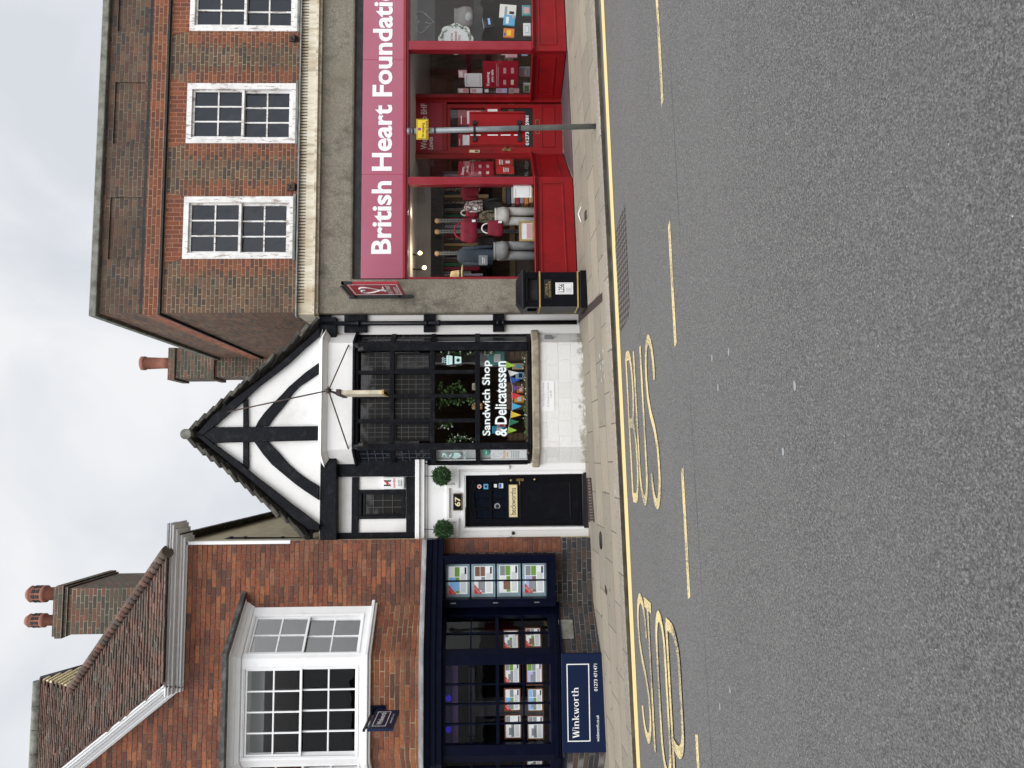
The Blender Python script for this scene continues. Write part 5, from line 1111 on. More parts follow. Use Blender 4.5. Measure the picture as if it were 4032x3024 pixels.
# office board under the window
r = FF.rect('D',1128,890,1424,1555,-.05); nb = thing('sign_board', 'large navy board with white office name and phone number, below the shop window', 'sign', ((r[0]+r[1])/2, YF, r[2]))
o = MB().box(FF, r[0], r[1], -.06, -.012, r[2], r[3]).build('board', 'navy_board', nb, bevel=.004)
q = FF.rect('D',1163,960,1315,1482,-.062); M = MB(); M.ring(FF, q, .014, -.0625, -.06)
def serif_word(M, r, d):
    """Winkworth in a heavy roman face with slab serifs"""
    X = 0; S_ = []
    def rect_(a, b, c, e): S_.append([(X+a,c),(X+b,c),(X+b,e),(X+a,e)])
    def para(a0, a1, b0, b1, z0=0, z1=1): S_.append([(X+a0,z0),(X+a1,z0),(X+b1,z1),(X+b0,z1)])
    def ringp(cx, cz, rx, rz_, tx, tz, a0=0, a1=360, n=20):
        for i in range(n):
            a, b = math.radians(a0+(a1-a0)*i/n), math.radians(a0+(a1-a0)*(i+1)/n)
            S_.append([(X+cx+rx*math.cos(a),cz+rz_*math.sin(a)),(X+cx+rx*math.cos(b),cz+rz_*math.sin(b)),(X+cx+(rx-tx)*math.cos(b),cz+(rz_-tz)*math.sin(b)),(X+cx+(rx-tx)*math.cos(a),cz+(rz_-tz)*math.sin(a))])
    def W():
        para(.2,.36,.02,.2); para(.32,.38,.5,.56); para(.62,.78,.46,.64); para(.74,.8,.92,.98); rect_(-.04,.3,.95,1); rect_(.84,1.06,.95,1); return 1.06
    def w():
        para(.18,.3,.02,.17,0,.68); para(.28,.33,.4,.46,0,.68); para(.5,.63,.36,.5,0,.68); para(.6,.65,.74,.8,0,.68); rect_(-.03,.24,.63,.68); rect_(.66,.86,.63,.68); return .88
    def stem(a, z1): rect_(a+.05,a+.19,0,z1); rect_(a-.01,a+.25,0,.045); rect_(a-.02,a+.06,z1-.06,z1-.015)
    def i(): stem(0,.68); ringp(.12,.88,.08,.08,.08,.08); return .3
    def n(): stem(0,.68); stem(.4,.42); ringp(.34,.42,.25,.25,.13,.09,0,150); return .7
    def k(): stem(0,1.02); para(.17,.24,.42,.52,.28,.64); para(.42,.6,.2,.34,.02,.38); rect_(.4,.66,0,.045); rect_(.34,.58,.62,.67); return .68
    def o(): ringp(.3,.33,.3,.35,.15,.06); return .66
    def r_(): stem(0,.68); ringp(.31,.5,.14,.17,.07,.1,40,150); return .48
    def t(): rect_(.08,.22,.08,.88); rect_(-.02,.38,.62,.68); ringp(.26,.14,.18,.14,.12,.07,180,320); return .44
    def h(): stem(0,1.02); stem(.4,.42); ringp(.34,.42,.25,.25,.13,.09,0,150); return .68
    for f in (W,i,n,k,w,o,r_,t,h): X += f()+.03
    sx = (r[1]-r[0])/X; sz = (r[3]-r[2])/1.02
    for s_ in S_: M.sheet([FF.w(r[0]+a*sx, d, r[2]+b*sz) for a, b in s_])
serif_word(M, FF.rect('D',1196,1115,1242,1458,-.062), -.0628)
write(M, FF, '01273 471471', FF.rect('D',1343,960,1366,1143,-.062), -.0625, .006); write(M, FF, 'winkworth.co.uk', FF.rect('D',1358,1303,1378,1480,-.062), -.0625, .004, shear=.2)
M.build('board_lettering', 'clean_white', o)
# plaques
Fq = FCa; r = Fq.rect('D',1108,668,1205,795); M = MB(); M.box(Fq, r[0], r[1], -.02, 0, r[2], r[3]); o = M.build('stone_plaque', 'coping', bevel=.004, tags=('blank grey metal plate screwed to dark brick under the navy side window', 'plaque'))
r = FY.rect('C',1710,555,1812,768); M = MB(); pl_ = thing('inscribed_panel', 'white stone panel with an engraved inscription about an old church house, on the bay base', 'plaque', ((r[0]+r[1])/2, YBAY, r[2]))
o = MB().box(FY, r[0]-.01, r[1]+.01, -.006, .0, r[2], r[3]).build('panel', 'white_gloss', pl_)
M = MB(); write(M, FY, 'The Old Church House', FY.rect('C',1722,567,1738,742), -.0072); write(M, FY, 'of', FY.rect('C',1744,645,1752,655), -.0072); write(M, FY, 'St Michael in St Andrew', FY.rect('C',1758,565,1772,742), -.0072); write(M, FY, '1545', FY.rect('C',1778,622,1792,672), -.0072); M.build('inscription', 'grey_print', o)
r = FK.rect('J',984,446,1052,571); hp = thing('house_number', 'black plaque with gold figures 67 above the black door', 'plaque', ((r[0]+r[1])/2, YK, r[2]))
o = MB().box(FK, r[0], r[1], -.05, -.032, r[2], r[3]).build('plaque', 'black_paint', hp, bevel=.004); MB().ring(FK, inset(r,.006), .005, -.0515, -.05).build('border_line', 'gold_paint', o); M = MB(); write(M, FK, '67', sub(r,.24,.8,.2,.8), -.0518, .03); M.build('figures', 'cream', o)
r = FK.rect('J',1390,384,1452,620,.1); dsn = thing('door_sign', 'cream nameplate lettered beckworths across the black door', 'sign', ((r[0]+r[1])/2, YK, r[2]))
o = MB().box(FK, r[0], r[1], .095, .118, r[2], r[3]).build('plate', 'cream', dsn, bevel=.003); MB().ring(FK, inset(r,.004), .004, .0935, .095).build('border_line', 'gold_paint', o); M = MB(); write(M, FK, 'beckworths', sub(r,.08,.9,.2,.84), .0938, .004); M.build('sign_lettering', 'black_print', o)
r = FK.rect('J',472,328,632,416,-.06); al = thing('alarm_box', 'white burglar alarm box with a red and black logo, beside the small upper window', 'alarm', ((r[0]+r[1])/2, YK, r[2]))
o = MB().box(FK, r[0], r[1], -.1, 0, r[2], r[3]).build('case', 'cream_board' if False else 'white_plate', al, bevel=.02)
M = MB()
for a, b in ((.26,.38),(.62,.74)): q = sub(r,a,b,.6,.92); M.box(FK, q[0], q[1], -.1015, -.1, q[2], q[3])
q = sub(r,.38,.62,.74,.8); M.box(FK, q[0], q[1], -.1015, -.1, q[2], q[3]); write(M, FK, '01273', sub(r,.25,.75,.2,.28), -.1015, .01); write(M, FK, '586801', sub(r,.22,.78,.09,.17), -.1015, .01); M.build('logo', 'black_print', o)
M = MB(); q = sub(r,0,1,0,1); f_ = lambda a, b: (r[0]+(r[1]-r[0])*a, r[2]+(r[3]-r[2])*b); M.prism(FK, [f_(.85,.98),(f_(.35,.76)),f_(.52,.77),f_(.2,.57),f_(.72,.79),f_(.55,.79)], -.1035, -.1018); write(M, FK, 'HAVEN', sub(r,.12,.88,.4,.5), -.1015, .03); M.build('red_logo', 'sold_red', o)
# navy display cabinet on the wall
FCb = Fr(0, 12.2); r = FCb.rect('D',312,232,1085,580); cab = thing('display_cabinet', 'navy wall cabinet with pale blue lining, right of the office windows', 'cabinet', ((r[0]+r[1])/2, 12.3, r[2]))
M = MB(); q = FCb.rect('D',350,290,1025,525); M.ring(FCb, r, (r[0]*-1+q[0], r[1]-q[1], q[2]-r[2], r[3]-q[3]), 0, .22); cb = M.build('cabinet_case', 'navy_paint', cab, bevel=.006)
zc_ = [FCb.at('D',x,400)[1] for x in (515,687,858)]; xm = FCb.at('D',600,405)[0]
M = MB(); M.box(FCb, xm-.012, xm+.012, .02, .05, q[2], q[3])
for z in zc_: M.box(FCb, q[0], q[1], .018, .052, z-.014, z+.014)
M.ring(FCb, inset(q,-.03), .022, -.01, .03); M.build('glazing_bars', 'navy_paint', cb); MB().sheet(quad(FCb, q, .035)).build('pane', 'glass', cb)
MB().box(FCb, q[0]-.02, q[1]+.02, .19, .2, q[2]-.02, q[3]+.02).build('lining', 'pale_blue', cb)
M = MB()
for x in (400,683,960): z = FCb.at('D',x,541)[1]; M.box(FCb, r[0]+.06, r[0]+.075, -.012, 0, z-.04, z+.04)
M.build('hinge', 'grey_steel', cb)
# property cards
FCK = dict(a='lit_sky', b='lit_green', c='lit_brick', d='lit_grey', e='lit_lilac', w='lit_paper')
def card(F, reg, box, d, label, pics, sold=None, frame=None, tilt=0.0, group='property cards in the office windows'):
    r = F.rect(reg, *box, d)
    if abs(tilt) > 0: F = Fr(F.w((r[0]+r[1])/2,0,0).x, F.w((r[0]+r[1])/2,0,0).y, F.a); w_ = (r[1]-r[0])/2; r = (-w_, w_, r[2], r[3])
    t = thing('property_card', label, 'card', F.w((r[0]+r[1])/2, d, r[2]), group)
    if frame: MB().ring(F, r, .018, d-.012, d+.006).build('card_frame', frame, t); r = inset(r, .019)
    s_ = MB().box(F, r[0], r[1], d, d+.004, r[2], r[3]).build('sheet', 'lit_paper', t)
    M = {}; 
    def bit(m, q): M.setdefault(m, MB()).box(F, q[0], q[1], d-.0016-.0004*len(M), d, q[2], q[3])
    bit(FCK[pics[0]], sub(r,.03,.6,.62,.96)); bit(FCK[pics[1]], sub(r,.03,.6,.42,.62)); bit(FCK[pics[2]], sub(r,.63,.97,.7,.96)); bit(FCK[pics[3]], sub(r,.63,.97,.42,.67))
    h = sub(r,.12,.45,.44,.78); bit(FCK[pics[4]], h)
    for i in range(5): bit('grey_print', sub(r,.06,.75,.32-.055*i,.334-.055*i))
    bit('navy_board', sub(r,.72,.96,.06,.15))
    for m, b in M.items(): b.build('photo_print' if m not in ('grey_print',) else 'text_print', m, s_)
    if sold:
        a_ = MB(); x0, x1, z0, z1 = r
        if sold == 'l': P = [(x0,z1),(x0,z1-(z1-z0)*.42),(x0+(x1-x0)*.34,z1)]; bx = sub(r,.0,.24,.8,.9); ro = .7
        else: P = [(x0,z1),(x0,z1-(z1-z0)*.45),(x0+(x1-x0)*.36,z1)]; bx = sub(r,.01,.25,.79,.89); ro = .7
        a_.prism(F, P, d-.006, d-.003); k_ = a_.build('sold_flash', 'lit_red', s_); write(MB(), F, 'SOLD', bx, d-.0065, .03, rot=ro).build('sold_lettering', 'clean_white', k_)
    return t
gcab = 'property cards in the navy cabinet'
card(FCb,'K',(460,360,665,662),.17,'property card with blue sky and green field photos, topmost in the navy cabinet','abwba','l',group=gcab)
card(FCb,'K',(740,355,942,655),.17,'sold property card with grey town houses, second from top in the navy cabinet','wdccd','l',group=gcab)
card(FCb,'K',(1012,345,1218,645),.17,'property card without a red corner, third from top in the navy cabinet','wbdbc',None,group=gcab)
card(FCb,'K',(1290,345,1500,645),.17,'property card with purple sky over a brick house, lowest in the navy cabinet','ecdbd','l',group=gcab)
of = 'brown_frame'
card(FCa,'K',(1055,1050,1225,1262),.3,'brown framed card tilted in the narrow side window, upper of its pair','wbdwd','l',of)
card(FCa,'K',(1290,1025,1468,1245),.3,'brown framed card tilted in the narrow side window, lower of its pair','wbcdc','l',of)
card(FF,'D',(740,945,848,1098),.28,'brown framed sold card with a dark house, upper row beside the right post','wddbd','l',of)
card(FF,'D',(740,1122,852,1278),.28,'brown framed sold card with blue sky and lawn, middle of the upper row','abwdd','l',of)
card(FF,'D',(743,1298,858,1463),.28,'brown framed card with a pale grey house drawing, upper left of the front window','wddwd',None,of)
card(FF,'D',(888,945,1000,1104),.28,'brown framed card with lilac toned photos, lower row beside the right post','edbdd',None,of)
card(FF,'D',(895,1122,1003,1280),.28,'brown framed card with a green garden house, middle of the lower row','abadd',None,of)
card(FF,'D',(895,1303,1008,1468),.28,'brown framed card with a black and white house, lower left of the front window','wdddd',None,of)
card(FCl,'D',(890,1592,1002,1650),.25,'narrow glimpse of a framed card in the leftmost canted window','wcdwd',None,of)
# topiary balls
def topiary(c, R, label, xs, ztop):
    t = thing('topiary_ball', label, 'plant', (c[0], c[1], c[2]-R), 'box balls hung either side of the door')
    M = MB(); M.ball(c, R*.72, 14, 10); M.build('core', 'leaf_dark', t); M = MB(); c = Vector(c)
    for i in range(1500):
        u = random.uniform(-1, 1); a = random.uniform(0, 6.283); d = Vector((math.sqrt(1-u*u)*math.cos(a), math.sqrt(1-u*u)*math.sin(a), u))
        M.leaf(c+d*R*(random.uniform(.66,.9) if i % 9 else random.uniform(.85,1.04)), d+Vector((random.uniform(-.8,.8), random.uniform(-.8,.8), random.uniform(-.8,.8))), R*random.uniform(.2,.34), R*.065)
    M.build('foliage', 'leaf_dark', t); M = MB(); M.tube([Vector((c.x, c.y, c.z+R*.8)), Vector((c.x, c.y+.1, ztop))], .006, 5); M.tube([Vector((c.x, c.y+.1, ztop)), Vector((c.x, YK, ztop))], .006, 5); M.build('cord', 'iron', t)
FT = Fr(0, 12.38)
for x, y_, lab in ((993,1243,'clipped green box ball hanging right of the house number'),(1007,1632,'clipped green box ball hanging left of the house number')):
    c = FT.at('C',x,y_); topiary((c[0],12.38,c[1]), 66/1.843*12.38/3000, lab, None, FK.at('J',785,500)[1])
# spot lamps on the bay
for y_, lab in ((318,'black spot lamp at the right corner of the timbered bay window'),(1012,'black spot lamp at the left corner of the timbered bay window')):
    a = FY.at('C',375,y_+ (-20 if y_ < 500 else 20),-.0); b = FY.at('C',425,y_,-.2); t = thing('spot_lamp', lab, 'lamp', FY.w(a[0],0,a[1]), 'spot lamps on the bay window')
    M = MB(); M.tube([FY.w(a[0],-.02,a[1]), FY.w(a[0],-.12,a[1]+.02), FY.w(b[0],-.16,b[1]+.04)], .012, 6); M.lathe(FY.w(a[0],-.03,a[1]), [(.04,-.012),(.04,.012)], 12, 'Y'); M.build('arm', 'iron', t)
    p0, p1 = FY.w(b[0]+(-.01),-.14,b[1]+.07), FY.w(b[0],-.3,b[1]-.05); d = (p1-p0).normalized(); M = MB(); M.tube([p0, p0+d*.02, p1-d*.03, p1], [.03,.038,.042,.048], 12); M.build('lamp_head', 'iron', t)
# drain weeds
M = MB(); c = gnd('B',1905,1290)
for i in range(260):
    p = Vector((c.x+random.gauss(0,.09), c.y-abs(random.gauss(0,.07)), gz(c.x,c.y)+.005)); M.leaf(p, (random.uniform(-.6,.6), random.uniform(-.8,.1), random.uniform(.3,1)), random.uniform(.04,.1), .012)
o = M.build('weeds', 'leaf_ivy', tags=('small patch of green weeds round the foot of the black drainpipe', 'weeds')); o['kind'] = 'stuff'; del o['category']
# ================================================================== goods in the charity shop window
def slabobj(name, label, cat, F, r, d, th, m, group=None, bits=(), tilt=0.0, lean=0.0):
    t = thing(name, label, cat, F.w((r[0]+r[1])/2, d, r[2]), group); F2 = F
    o = MB().box(F, r[0], r[1], d, d+th, r[2], r[3]).build('cover' if cat == 'book' else 'sheet', m, t, bevel=.002)
    if cat == 'book': M = MB(); M.box(F, r[0]+.004, r[1]-.003, d+.003, d+th-.003, r[3]-.004, r[3]+.002); M.build('pages', 'paper', t)
    for i, (nm, q, mm) in enumerate(bits): a = sub(r, *q); MB().box(F, a[0], a[1], d-.0015-.0004*i, d, a[2], a[3]).build(nm, mm, o)
    if tilt: t.rotation_euler.y = tilt
    return t, o
# paper sheets and posters on the glass
r = FB.rect('B',1376,62,1532,172,.04); slabobj('notice', 'plain white notice taped low inside the left charity window', 'notice', FB, r, .04, .003, 'paper', bits=[('text_line',(.1,.7,.86,.89),'grey_print'),('text_line',(.1,.9,.1,.12),'grey_print')])
F_ = FRr; r = F_.rect('A',950,640,1102,757,.04); slabobj('notice', 'plain white notice above the large red poster in the right window', 'notice', F_, r, .04, .003, 'paper', bits=[('text_line',(.1,.9,.86,.89),'grey_print'),('text_line',(.1,.9,.1,.13),'grey_print')])
def poster(F, reg, box, label, words, m='sign_red', faded=False):
    r = F.rect(reg, *box, .035); t, o = slabobj('poster', label, 'poster', F, r, .038, .003, m, bits=[('text_line',(.06,.9,.6-.0,.615),'book_pink'),('text_line',(.06,.8,.56,.575),'book_pink'),('pictogram',(.12,.3,.34,.42),'book_pink'),('pictogram',(.55,.75,.34,.42),'book_pink'),('pictogram',(.12,.3,.12,.2),'warm_paper'),('pictogram',(.55,.75,.12,.2),'book_pink')])
    M = MB()
    for i, w in enumerate(words): write(M, F, w, sub(r,.08+.14*i,.6+.08*i,.8-.12*i,.9-.12*i), .036, .03)
    M.build('poster_lettering', 'clean_white', o); return t
poster(FRr,'A',(1110,532,1415,765),'large red Keeping you safe poster in the right side of the lobby',('Keeping','you safe'))
poster(FLr,'A',(892,1405,1200,1530),'narrow red Keeping you safe poster in the left side of the lobby',('Keeping','you safe'))
for i, (box, lab) in enumerate((((1220,1383,1368,1440),'small bright red card with white lines, nearer the door in the lobby'),((1225,1445,1380,1514),'small bright red card with a white mask mark, in the lobby side window'))):
    r = FLr.rect('A',*box,.035); slabobj('card', lab, 'card', FLr, r, .036, .003, 'book_red', bits=[('text_line',(.12,.88,.72,.8),'paper'),('text_line',(.12,.8,.58,.65),'paper'),('mark',(.3,.7,.16,.42),'paper')] if i == 0 else [('mark',(.25,.75,.3,.36),'paper'),('mark',(.25,.75,.42,.48),'paper'),('mark',(.2,.8,.54,.6),'paper')])
for i, (box, lab) in enumerate((((890,770,985,812),'pink leaflet, topmost of the column by the right lobby jamb'),((1000,770,1105,812),'pale leaflet, second from the top by the right lobby jamb'),((1115,772,1200,812),'dark leaflet, third from the top by the right lobby jamb'),((1225,772,1320,812),'lilac leaflet, second from the bottom by the right lobby jamb'),((1335,772,1425,812),'rose leaflet, lowest in the column by the right lobby jamb'),((895,612,970,680),'pink leaflet behind the white notice in the lobby window'))):
    r = FRr.rect('A',*box,.05); slabobj('leaflet', lab, 'leaflet', FRr, r, .055, .003, ('book_pink','paper','book_black','photo_lilac','book_pink','book_pink')[i], 'leaflets in the lobby window', [('picture',(.15,.85,.5,.9),('paper','book_pink','paper','book_pink','photo_grey','paper')[i])])
for box, lab in (((892,955,1100,1092),'right hand red notice with a white slip, inside the upper glass of the red door'),((892,1165,1000,1275),'left hand red notice with a white slip, inside the upper glass of the red door')):
    r = FD.rect('A',*box,.055); slabobj('notice', lab, 'notice', FD, r, .056, .003, 'sign_red', bits=[('slip',(.1,.9,.05,.62),'paper'),('text_line',(.1,.6,.84,.88),'paper')])
# clothes on stands
def garment(name, label, cat, x, z0, z1, w, m, d, parts):
    return thing(name, label, cat, FB.w(x, d, z0))
def trousers(label, box, d, m):
    r = FB.rect('B', *box, d); t = thing('trousers', label, 'trousers', FB.w((r[0]+r[1])/2, d, r[2])); w = r[1]-r[0]; c = (r[0]+r[1])/2; h = r[3]-r[2]; P = 20
    M = MB(); N_ = 20; rows = []
    for s_ in (-1, 1):
        M.tube([FB.w(c+s_*w*.2, d, r[3]-h*.08), FB.w(c+s_*w*.22, d-.01, r[3]-h*.45), FB.w(c+s_*w*.24, d, r[2]-.25)], [w*.22, w*.2, w*.17], 14)
    M.lathe(FB.w(c, d, 0), [(w*.4, r[3]-h*.35), (w*.44, r[3]-h*.2), (w*.38, r[3]-.03), (w*.38, r[3])], 18); M.build('legs', m, t)
    M = MB(); M.lathe(FB.w(c, d, 0), [(w*.385, r[3]-.045), (w*.39, r[3]+.005)], 18); M.build('waistband', m, t); return t
trousers('cream trousers on a stand, nearest the white notice', (1215,245,1560,430), .5, 'white_cloth')
trousers('pale grey trousers on a stand below the dark blue coat', (1205,540,1560,735), .55, 'grey_cloth')
def torso(label, box, d, m, name='coat'):
    r = FB.rect('B', *box, d); w = r[1]-r[0]; c = (r[0]+r[1])/2; h = r[3]-r[2]; t = thing(name, label, name, FB.w(c, d, r[2]))
    M = MB(); n = 18; prof = [(.42,0),(.43,.25),(.45,.6),(.5,.82),(.42,.93),(.2,1.0)]
    P = [FB.w(c+w*a*math.cos(6.283*k/n), d+w*a*.5*math.sin(6.283*k/n), r[2]+h*b) for a, b in prof for k in range(n)]
    M.add(P, [(i*n+k, i*n+(k+1) % n, (i+1)*n+(k+1) % n, (i+1)*n+k) for i in range(len(prof)-1) for k in range(n)], True); M.build('body', m, t)
    M = MB()
    for s_ in (-1, 1): M.tube([FB.w(c+s_*w*.42, d, r[3]-h*.16), FB.w(c+s_*w*.52, d-.03, r[2]+h*.45), FB.w(c+s_*w*.5, d-.08, r[2]+h*.02)], [w*.13, w*.12, w*.09], 10)
    M.build('sleeves', m, t); return t, r
t, r = torso('dark blue coat on a stand with a chest label, left of the red handbags', (885,610,1200,755), .62, 'navy_cloth')
q = FB.rect('B',1072,672,1150,758,.4); slabobj('sign_card', 'small framed card in front of the dark blue coat', 'card', FB, q, .42, .01, 'interior_grey', bits=[('text_line',(.15,.8,.5,.58),'paper'),('text_line',(.15,.7,.3,.36),'paper')])
torso('black coat hung between the two red handbags and the grey trousers', (1060,505,1210,610), .7, 'fascia_black')
torso('camouflage patterned top above the cream trousers', (1075,300,1215,385), .5, 'camo_cloth', 'top')
torso('black and floral blouse at the right of the left window', (945,215,1105,300), .6, 'floral_cloth', 'blouse')
torso('black garment folded on the rail beside the floral blouse', (1100,195,1270,300), .7, 'fascia_black', 'jacket')
def bag(label, box, d, m, handle='sign_red'):
    r = FB.rect('B', *box, d); w = r[1]-r[0]; c = (r[0]+r[1])/2; h = (r[3]-r[2])*.72; t = thing('handbag', label, 'bag', FB.w(c, d, r[2]), 'red handbags in the left window')
    M = MB(); n = 20; prof = [(.3,0),(.48,.06),(.52,.35),(.46,.75),(.4,1.0)]
    P = [FB.w(c+w*a*math.copysign(abs(math.cos(6.283*k/n))**.6, math.cos(6.283*k/n)), d+w*a*.35*math.sin(6.283*k/n), r[2]+h*b) for a, b in prof for k in range(n)]
    M.add(P, [(i*n+k, i*n+(k+1) % n, (i+1)*n+(k+1) % n, (i+1)*n+k) for i in range(4) for k in range(n)]+[tuple(4*n+k for k in range(n))], True); M.build('bag_body', m, t)
    M = MB(); M.tube([FB.w(c+w*.3*math.cos(a), d, r[2]+h+(r[3]-r[2]-h)*math.sin(a)) for a in [math.pi*i/12 for i in range(13)]], .012, 6); M.build('handle', handle, t)
    q = FB.w(c+w*.3, d-w*.2, r[2]+h*.2); M = MB(); M.box(FB, q.x-.02, q.x+.02, q.y-YB-.03, q.y-YB-.026, q.z-.03, q.z+.03); M.build('price_tag', 'paper', t)
bag('large crimson handbag hanging left of the metal racks', (860,350,1060,570), .45, 'red_cloth')
bag('smaller red handbag with a white ring handle, lower than the crimson one', (1100,370,1285,510), .4, 'red_cloth', 'clean_white')
bag('small dark red bag hanging above the camouflage top', (920,265,1065,345), .6, 'red_cloth', 'white_cloth')
for i, (y_, lab) in enumerate(((375,'perforated grey rack post with wooden cap, rightmost of three'),(470,'perforated grey rack post with wooden cap, behind the crimson handbag'),(660,'perforated grey rack post with wooden cap, above the dark blue coat'))):
    p0, p1 = FB.at('B',735,y_,.9), FB.at('B',690,y_,.9); t = thing('rack_post', lab, 'rack', FB.w(p0[0],.9,zSill-.3), 'rack posts in the left window')
    M = MB(); M.box(FB, p0[0]-.03, p0[0]+.03, .88, .92, zSill-.28, p0[1]); o = M.build('post', 'grey_steel', t); M = MB()
    z = zSill
    while z < p0[1]-.03: M.box(FB, p0[0]-.012, p0[0]+.012, .878, .88, z, z+.022); z += .05
    M.build('slots', 'black_print', o); M = MB(); M.lathe(FB.w(p0[0],.9,0), [(.035,p0[1]),(.05,p0[1]+.06),(.03,p1[1])], 12); M.build('cap', 'tan', t)
r = FB.rect('B',1424,380,1556,552,.25); t = thing('picture_frame', 'gold picture frame with a pink print on the window bed', 'picture', FB.w((r[0]+r[1])/2,.25,r[2])); MB().ring(FB, r, .03, .24, .27).build('frame', 'gold_paint', t); q = inset(r,.03); o = MB().box(FB, q[0], q[1], .255, .262, q[2], q[3]).build('print', 'paper', t); a = sub(q,.05,.95,.0,.5); MB().box(FB, a[0], a[1], .253, .255, a[2], a[3]).build('pink_field', 'book_pink', o)
r = FB.rect('B',825,812,945,875,.35); t = thing('straw_hat', 'straw hat with a dark band at the left edge of the window', 'hat', FB.w(r[0],.4,r[2])); M = MB(); M.lathe(FB.w(r[0]+.05,.42,0), [(.2,r[2]+.02),(.19,r[2]+.035),(.11,r[2]+.05),(.1,r[2]+.14),(.085,r[3]-.01),(.03,r[3]+.005)], 20); M.build('hat_body', 'straw', t); M = MB(); M.lathe(FB.w(r[0]+.05,.42,0), [(.113,r[2]+.052),(.108,r[2]+.085)], 20); M.build('hat_band', 'black_print', t)
M = MB(); r = FB.rect('B',1275,70,1545,240,.8); ms = ('tan','book_orange','grey_cloth','crimson_pattern','white_cloth','navy_cloth','interior_wood')
for i, m in enumerate(ms):
    a = sub(r, 0, 1, i/7, (i+.9)/7); t = MB().box(FB, a[0]+random.uniform(0,.04), a[1], .75, 1.05, a[2], a[3]); tag(t.build('folded_garment', m, bevel=.015), f"folded {('tan','rust','grey','red patterned','cream','navy','brown')[i]} garment in the pile behind the white notice", 'garment', 'folded garments')
torso('red jumper hanging at the back right of the left window', (915,75,1070,190), 1.1, 'red_cloth', 'jumper')
# lit bulbs
for i, (x, y_, lab) in enumerate(((465,320,'lit warm bulb at the top of the window, rightmost'),(562,655,'lit warm bulb in the middle of the three'),(600,783,'lit warm bulb lowest and leftmost of three'))):
    a = FB.at('B',x,y_,.5); t = thing('spot_light', lab, 'lamp', FB.w(a[0],.5,a[1]), 'shop spot lights'); M = MB(); M.ball(FB.w(a[0],.5,a[1]), .035, 10, 8); M.build('bulb', 'warm_bulb', t); li = bpy.data.lights.new('lamp_light', 'POINT'); li.energy = 4; li.color = (1, .8, .58); li.shadow_soft_size = .05; lo_ = bpy.data.objects.new('lamp_light', li); COL.objects.link(lo_); lo_.parent = t; lo_.location = (0, -.1, -.06); M = MB(); M.tube([FB.w(a[0],.53,a[1]+.03), FB.w(a[0],.6,a[1]+.09), FB.w(a[0],.6,zGl1+.02)], [.04,.02,.01], 8); M.build('fitting', 'iron', t)
# right window: books, bag, plaque
def bk(label, box, d, m, bits=(), th=.03, tilt=0.0): 
    r = FB.rect('A', *box, d); return slabobj('book', label, 'book', FB, r, d, th, m, 'books on the right window bed', bits, tilt)
bk('white story book with a drawn figure, standing at the top of the display', (1255,45,1398,160), .35, 'book_white', [('title',(.15,.85,.55,.7),'grey_print'),('figure',(.3,.5,.12,.4),'book_black')], tilt=.08)
bk('pale blue book leaning in front of the white story book', (1290,135,1388,225), .27, 'book_blue', [('title',(.15,.8,.55,.8),'paper'),('flash',(.7,.95,.1,.3),'book_pink')], tilt=.1)
bk('orange and red book left of the blue one', (1290,250,1382,328), .27, 'book_orange', [('title',(.2,.8,.3,.7),'flag_yellow'),('badge',(.15,.45,.82,.97),'flag_blue')], tilt=.06)
bk('teal framed book with a portrait, low at the right edge', (1452,45,1525,135), .22, 'book_teal', [('portrait',(.2,.8,.15,.85),'book_pink')])
bk('white card with a blue frame at the foot of the window', (1462,200,1525,310), .2, 'book_white', [('frame_line',(.2,.8,.25,.75),'book_blue'),('centre',(.25,.75,.3,.7),'paper')])
bk('dark book with a pale strip beside the grey satin bag', (1110,145,1200,235), .45, 'book_black', [('flash',(.3,.9,.3,.5),'photo_sky')], tilt=-.15)
bk('small white booklet right of the white notice', (1270,445,1408,475), .4, 'book_white'); bk('pink spined book below the small white booklet', (1308,472,1408,500), .38, 'book_pink')
bk('blue edged photograph leaning by the right pilaster', (1448,445,1500,480), .3, 'photo_sky', [('lower_half',(.0,1,0,.4),'tan')])
r = FRr.rect('A',1430,590,1520,668,.2); slabobj('book', 'grey book in the right side of the lobby, under the large red poster', 'book', FRr, r, .2, .03, 'photo_grey', 'books on the right window bed', [('title',(.2,.8,.4,.45),'paper')])
r = FRr.rect('A',1460,730,1520,810,.2); slabobj('book', 'white and green book next to the door jamb, low down', 'book', FRr, r, .2, .03, 'book_white', 'books on the right window bed', [('green_patch',(.2,.8,.2,.8),'photo_green')])
r = FB.rect('A',860,60,1020,240,.6); t = thing('satin_bag', 'grey satin bag with a beaded pouch, above the books', 'bag', FB.w((r[0]+r[1])/2,.6,r[2])); c = (r[0]+r[1])/2; w = r[1]-r[0]; h = r[3]-r[2]
M = MB(); n = 20; prof = [(.3,0),(.5,.1),(.52,.5),(.4,.85),(.44,1)]; M.add([FB.w(c+w*a*math.cos(6.283*k/n), .6+w*a*.4*math.sin(6.283*k/n), r[2]+h*b) for a, b in prof for k in range(n)], [(i*n+k, i*n+(k+1) % n, (i+1)*n+(k+1) % n, (i+1)*n+k) for i in range(4) for k in range(n)], True); M.build('bag_body', 'satin_grey', t)
M = MB(); M.ball(FB.w(c-w*.3,.4,r[2]+.06), (.09,.05,.07), 12, 8); M.build('pouch', 'grey_cloth', t)
r = FB.rect('A',725,205,1020,470,.3); t = thing('window_plaque', 'round white plaque with a leafy border saying we have missed you', 'plaque', FB.w((r[0]+r[1])/2,.3,r[2])); c = ((r[0]+r[1])/2, (r[2]+r[3])/2); R = (r[3]-r[2])/2
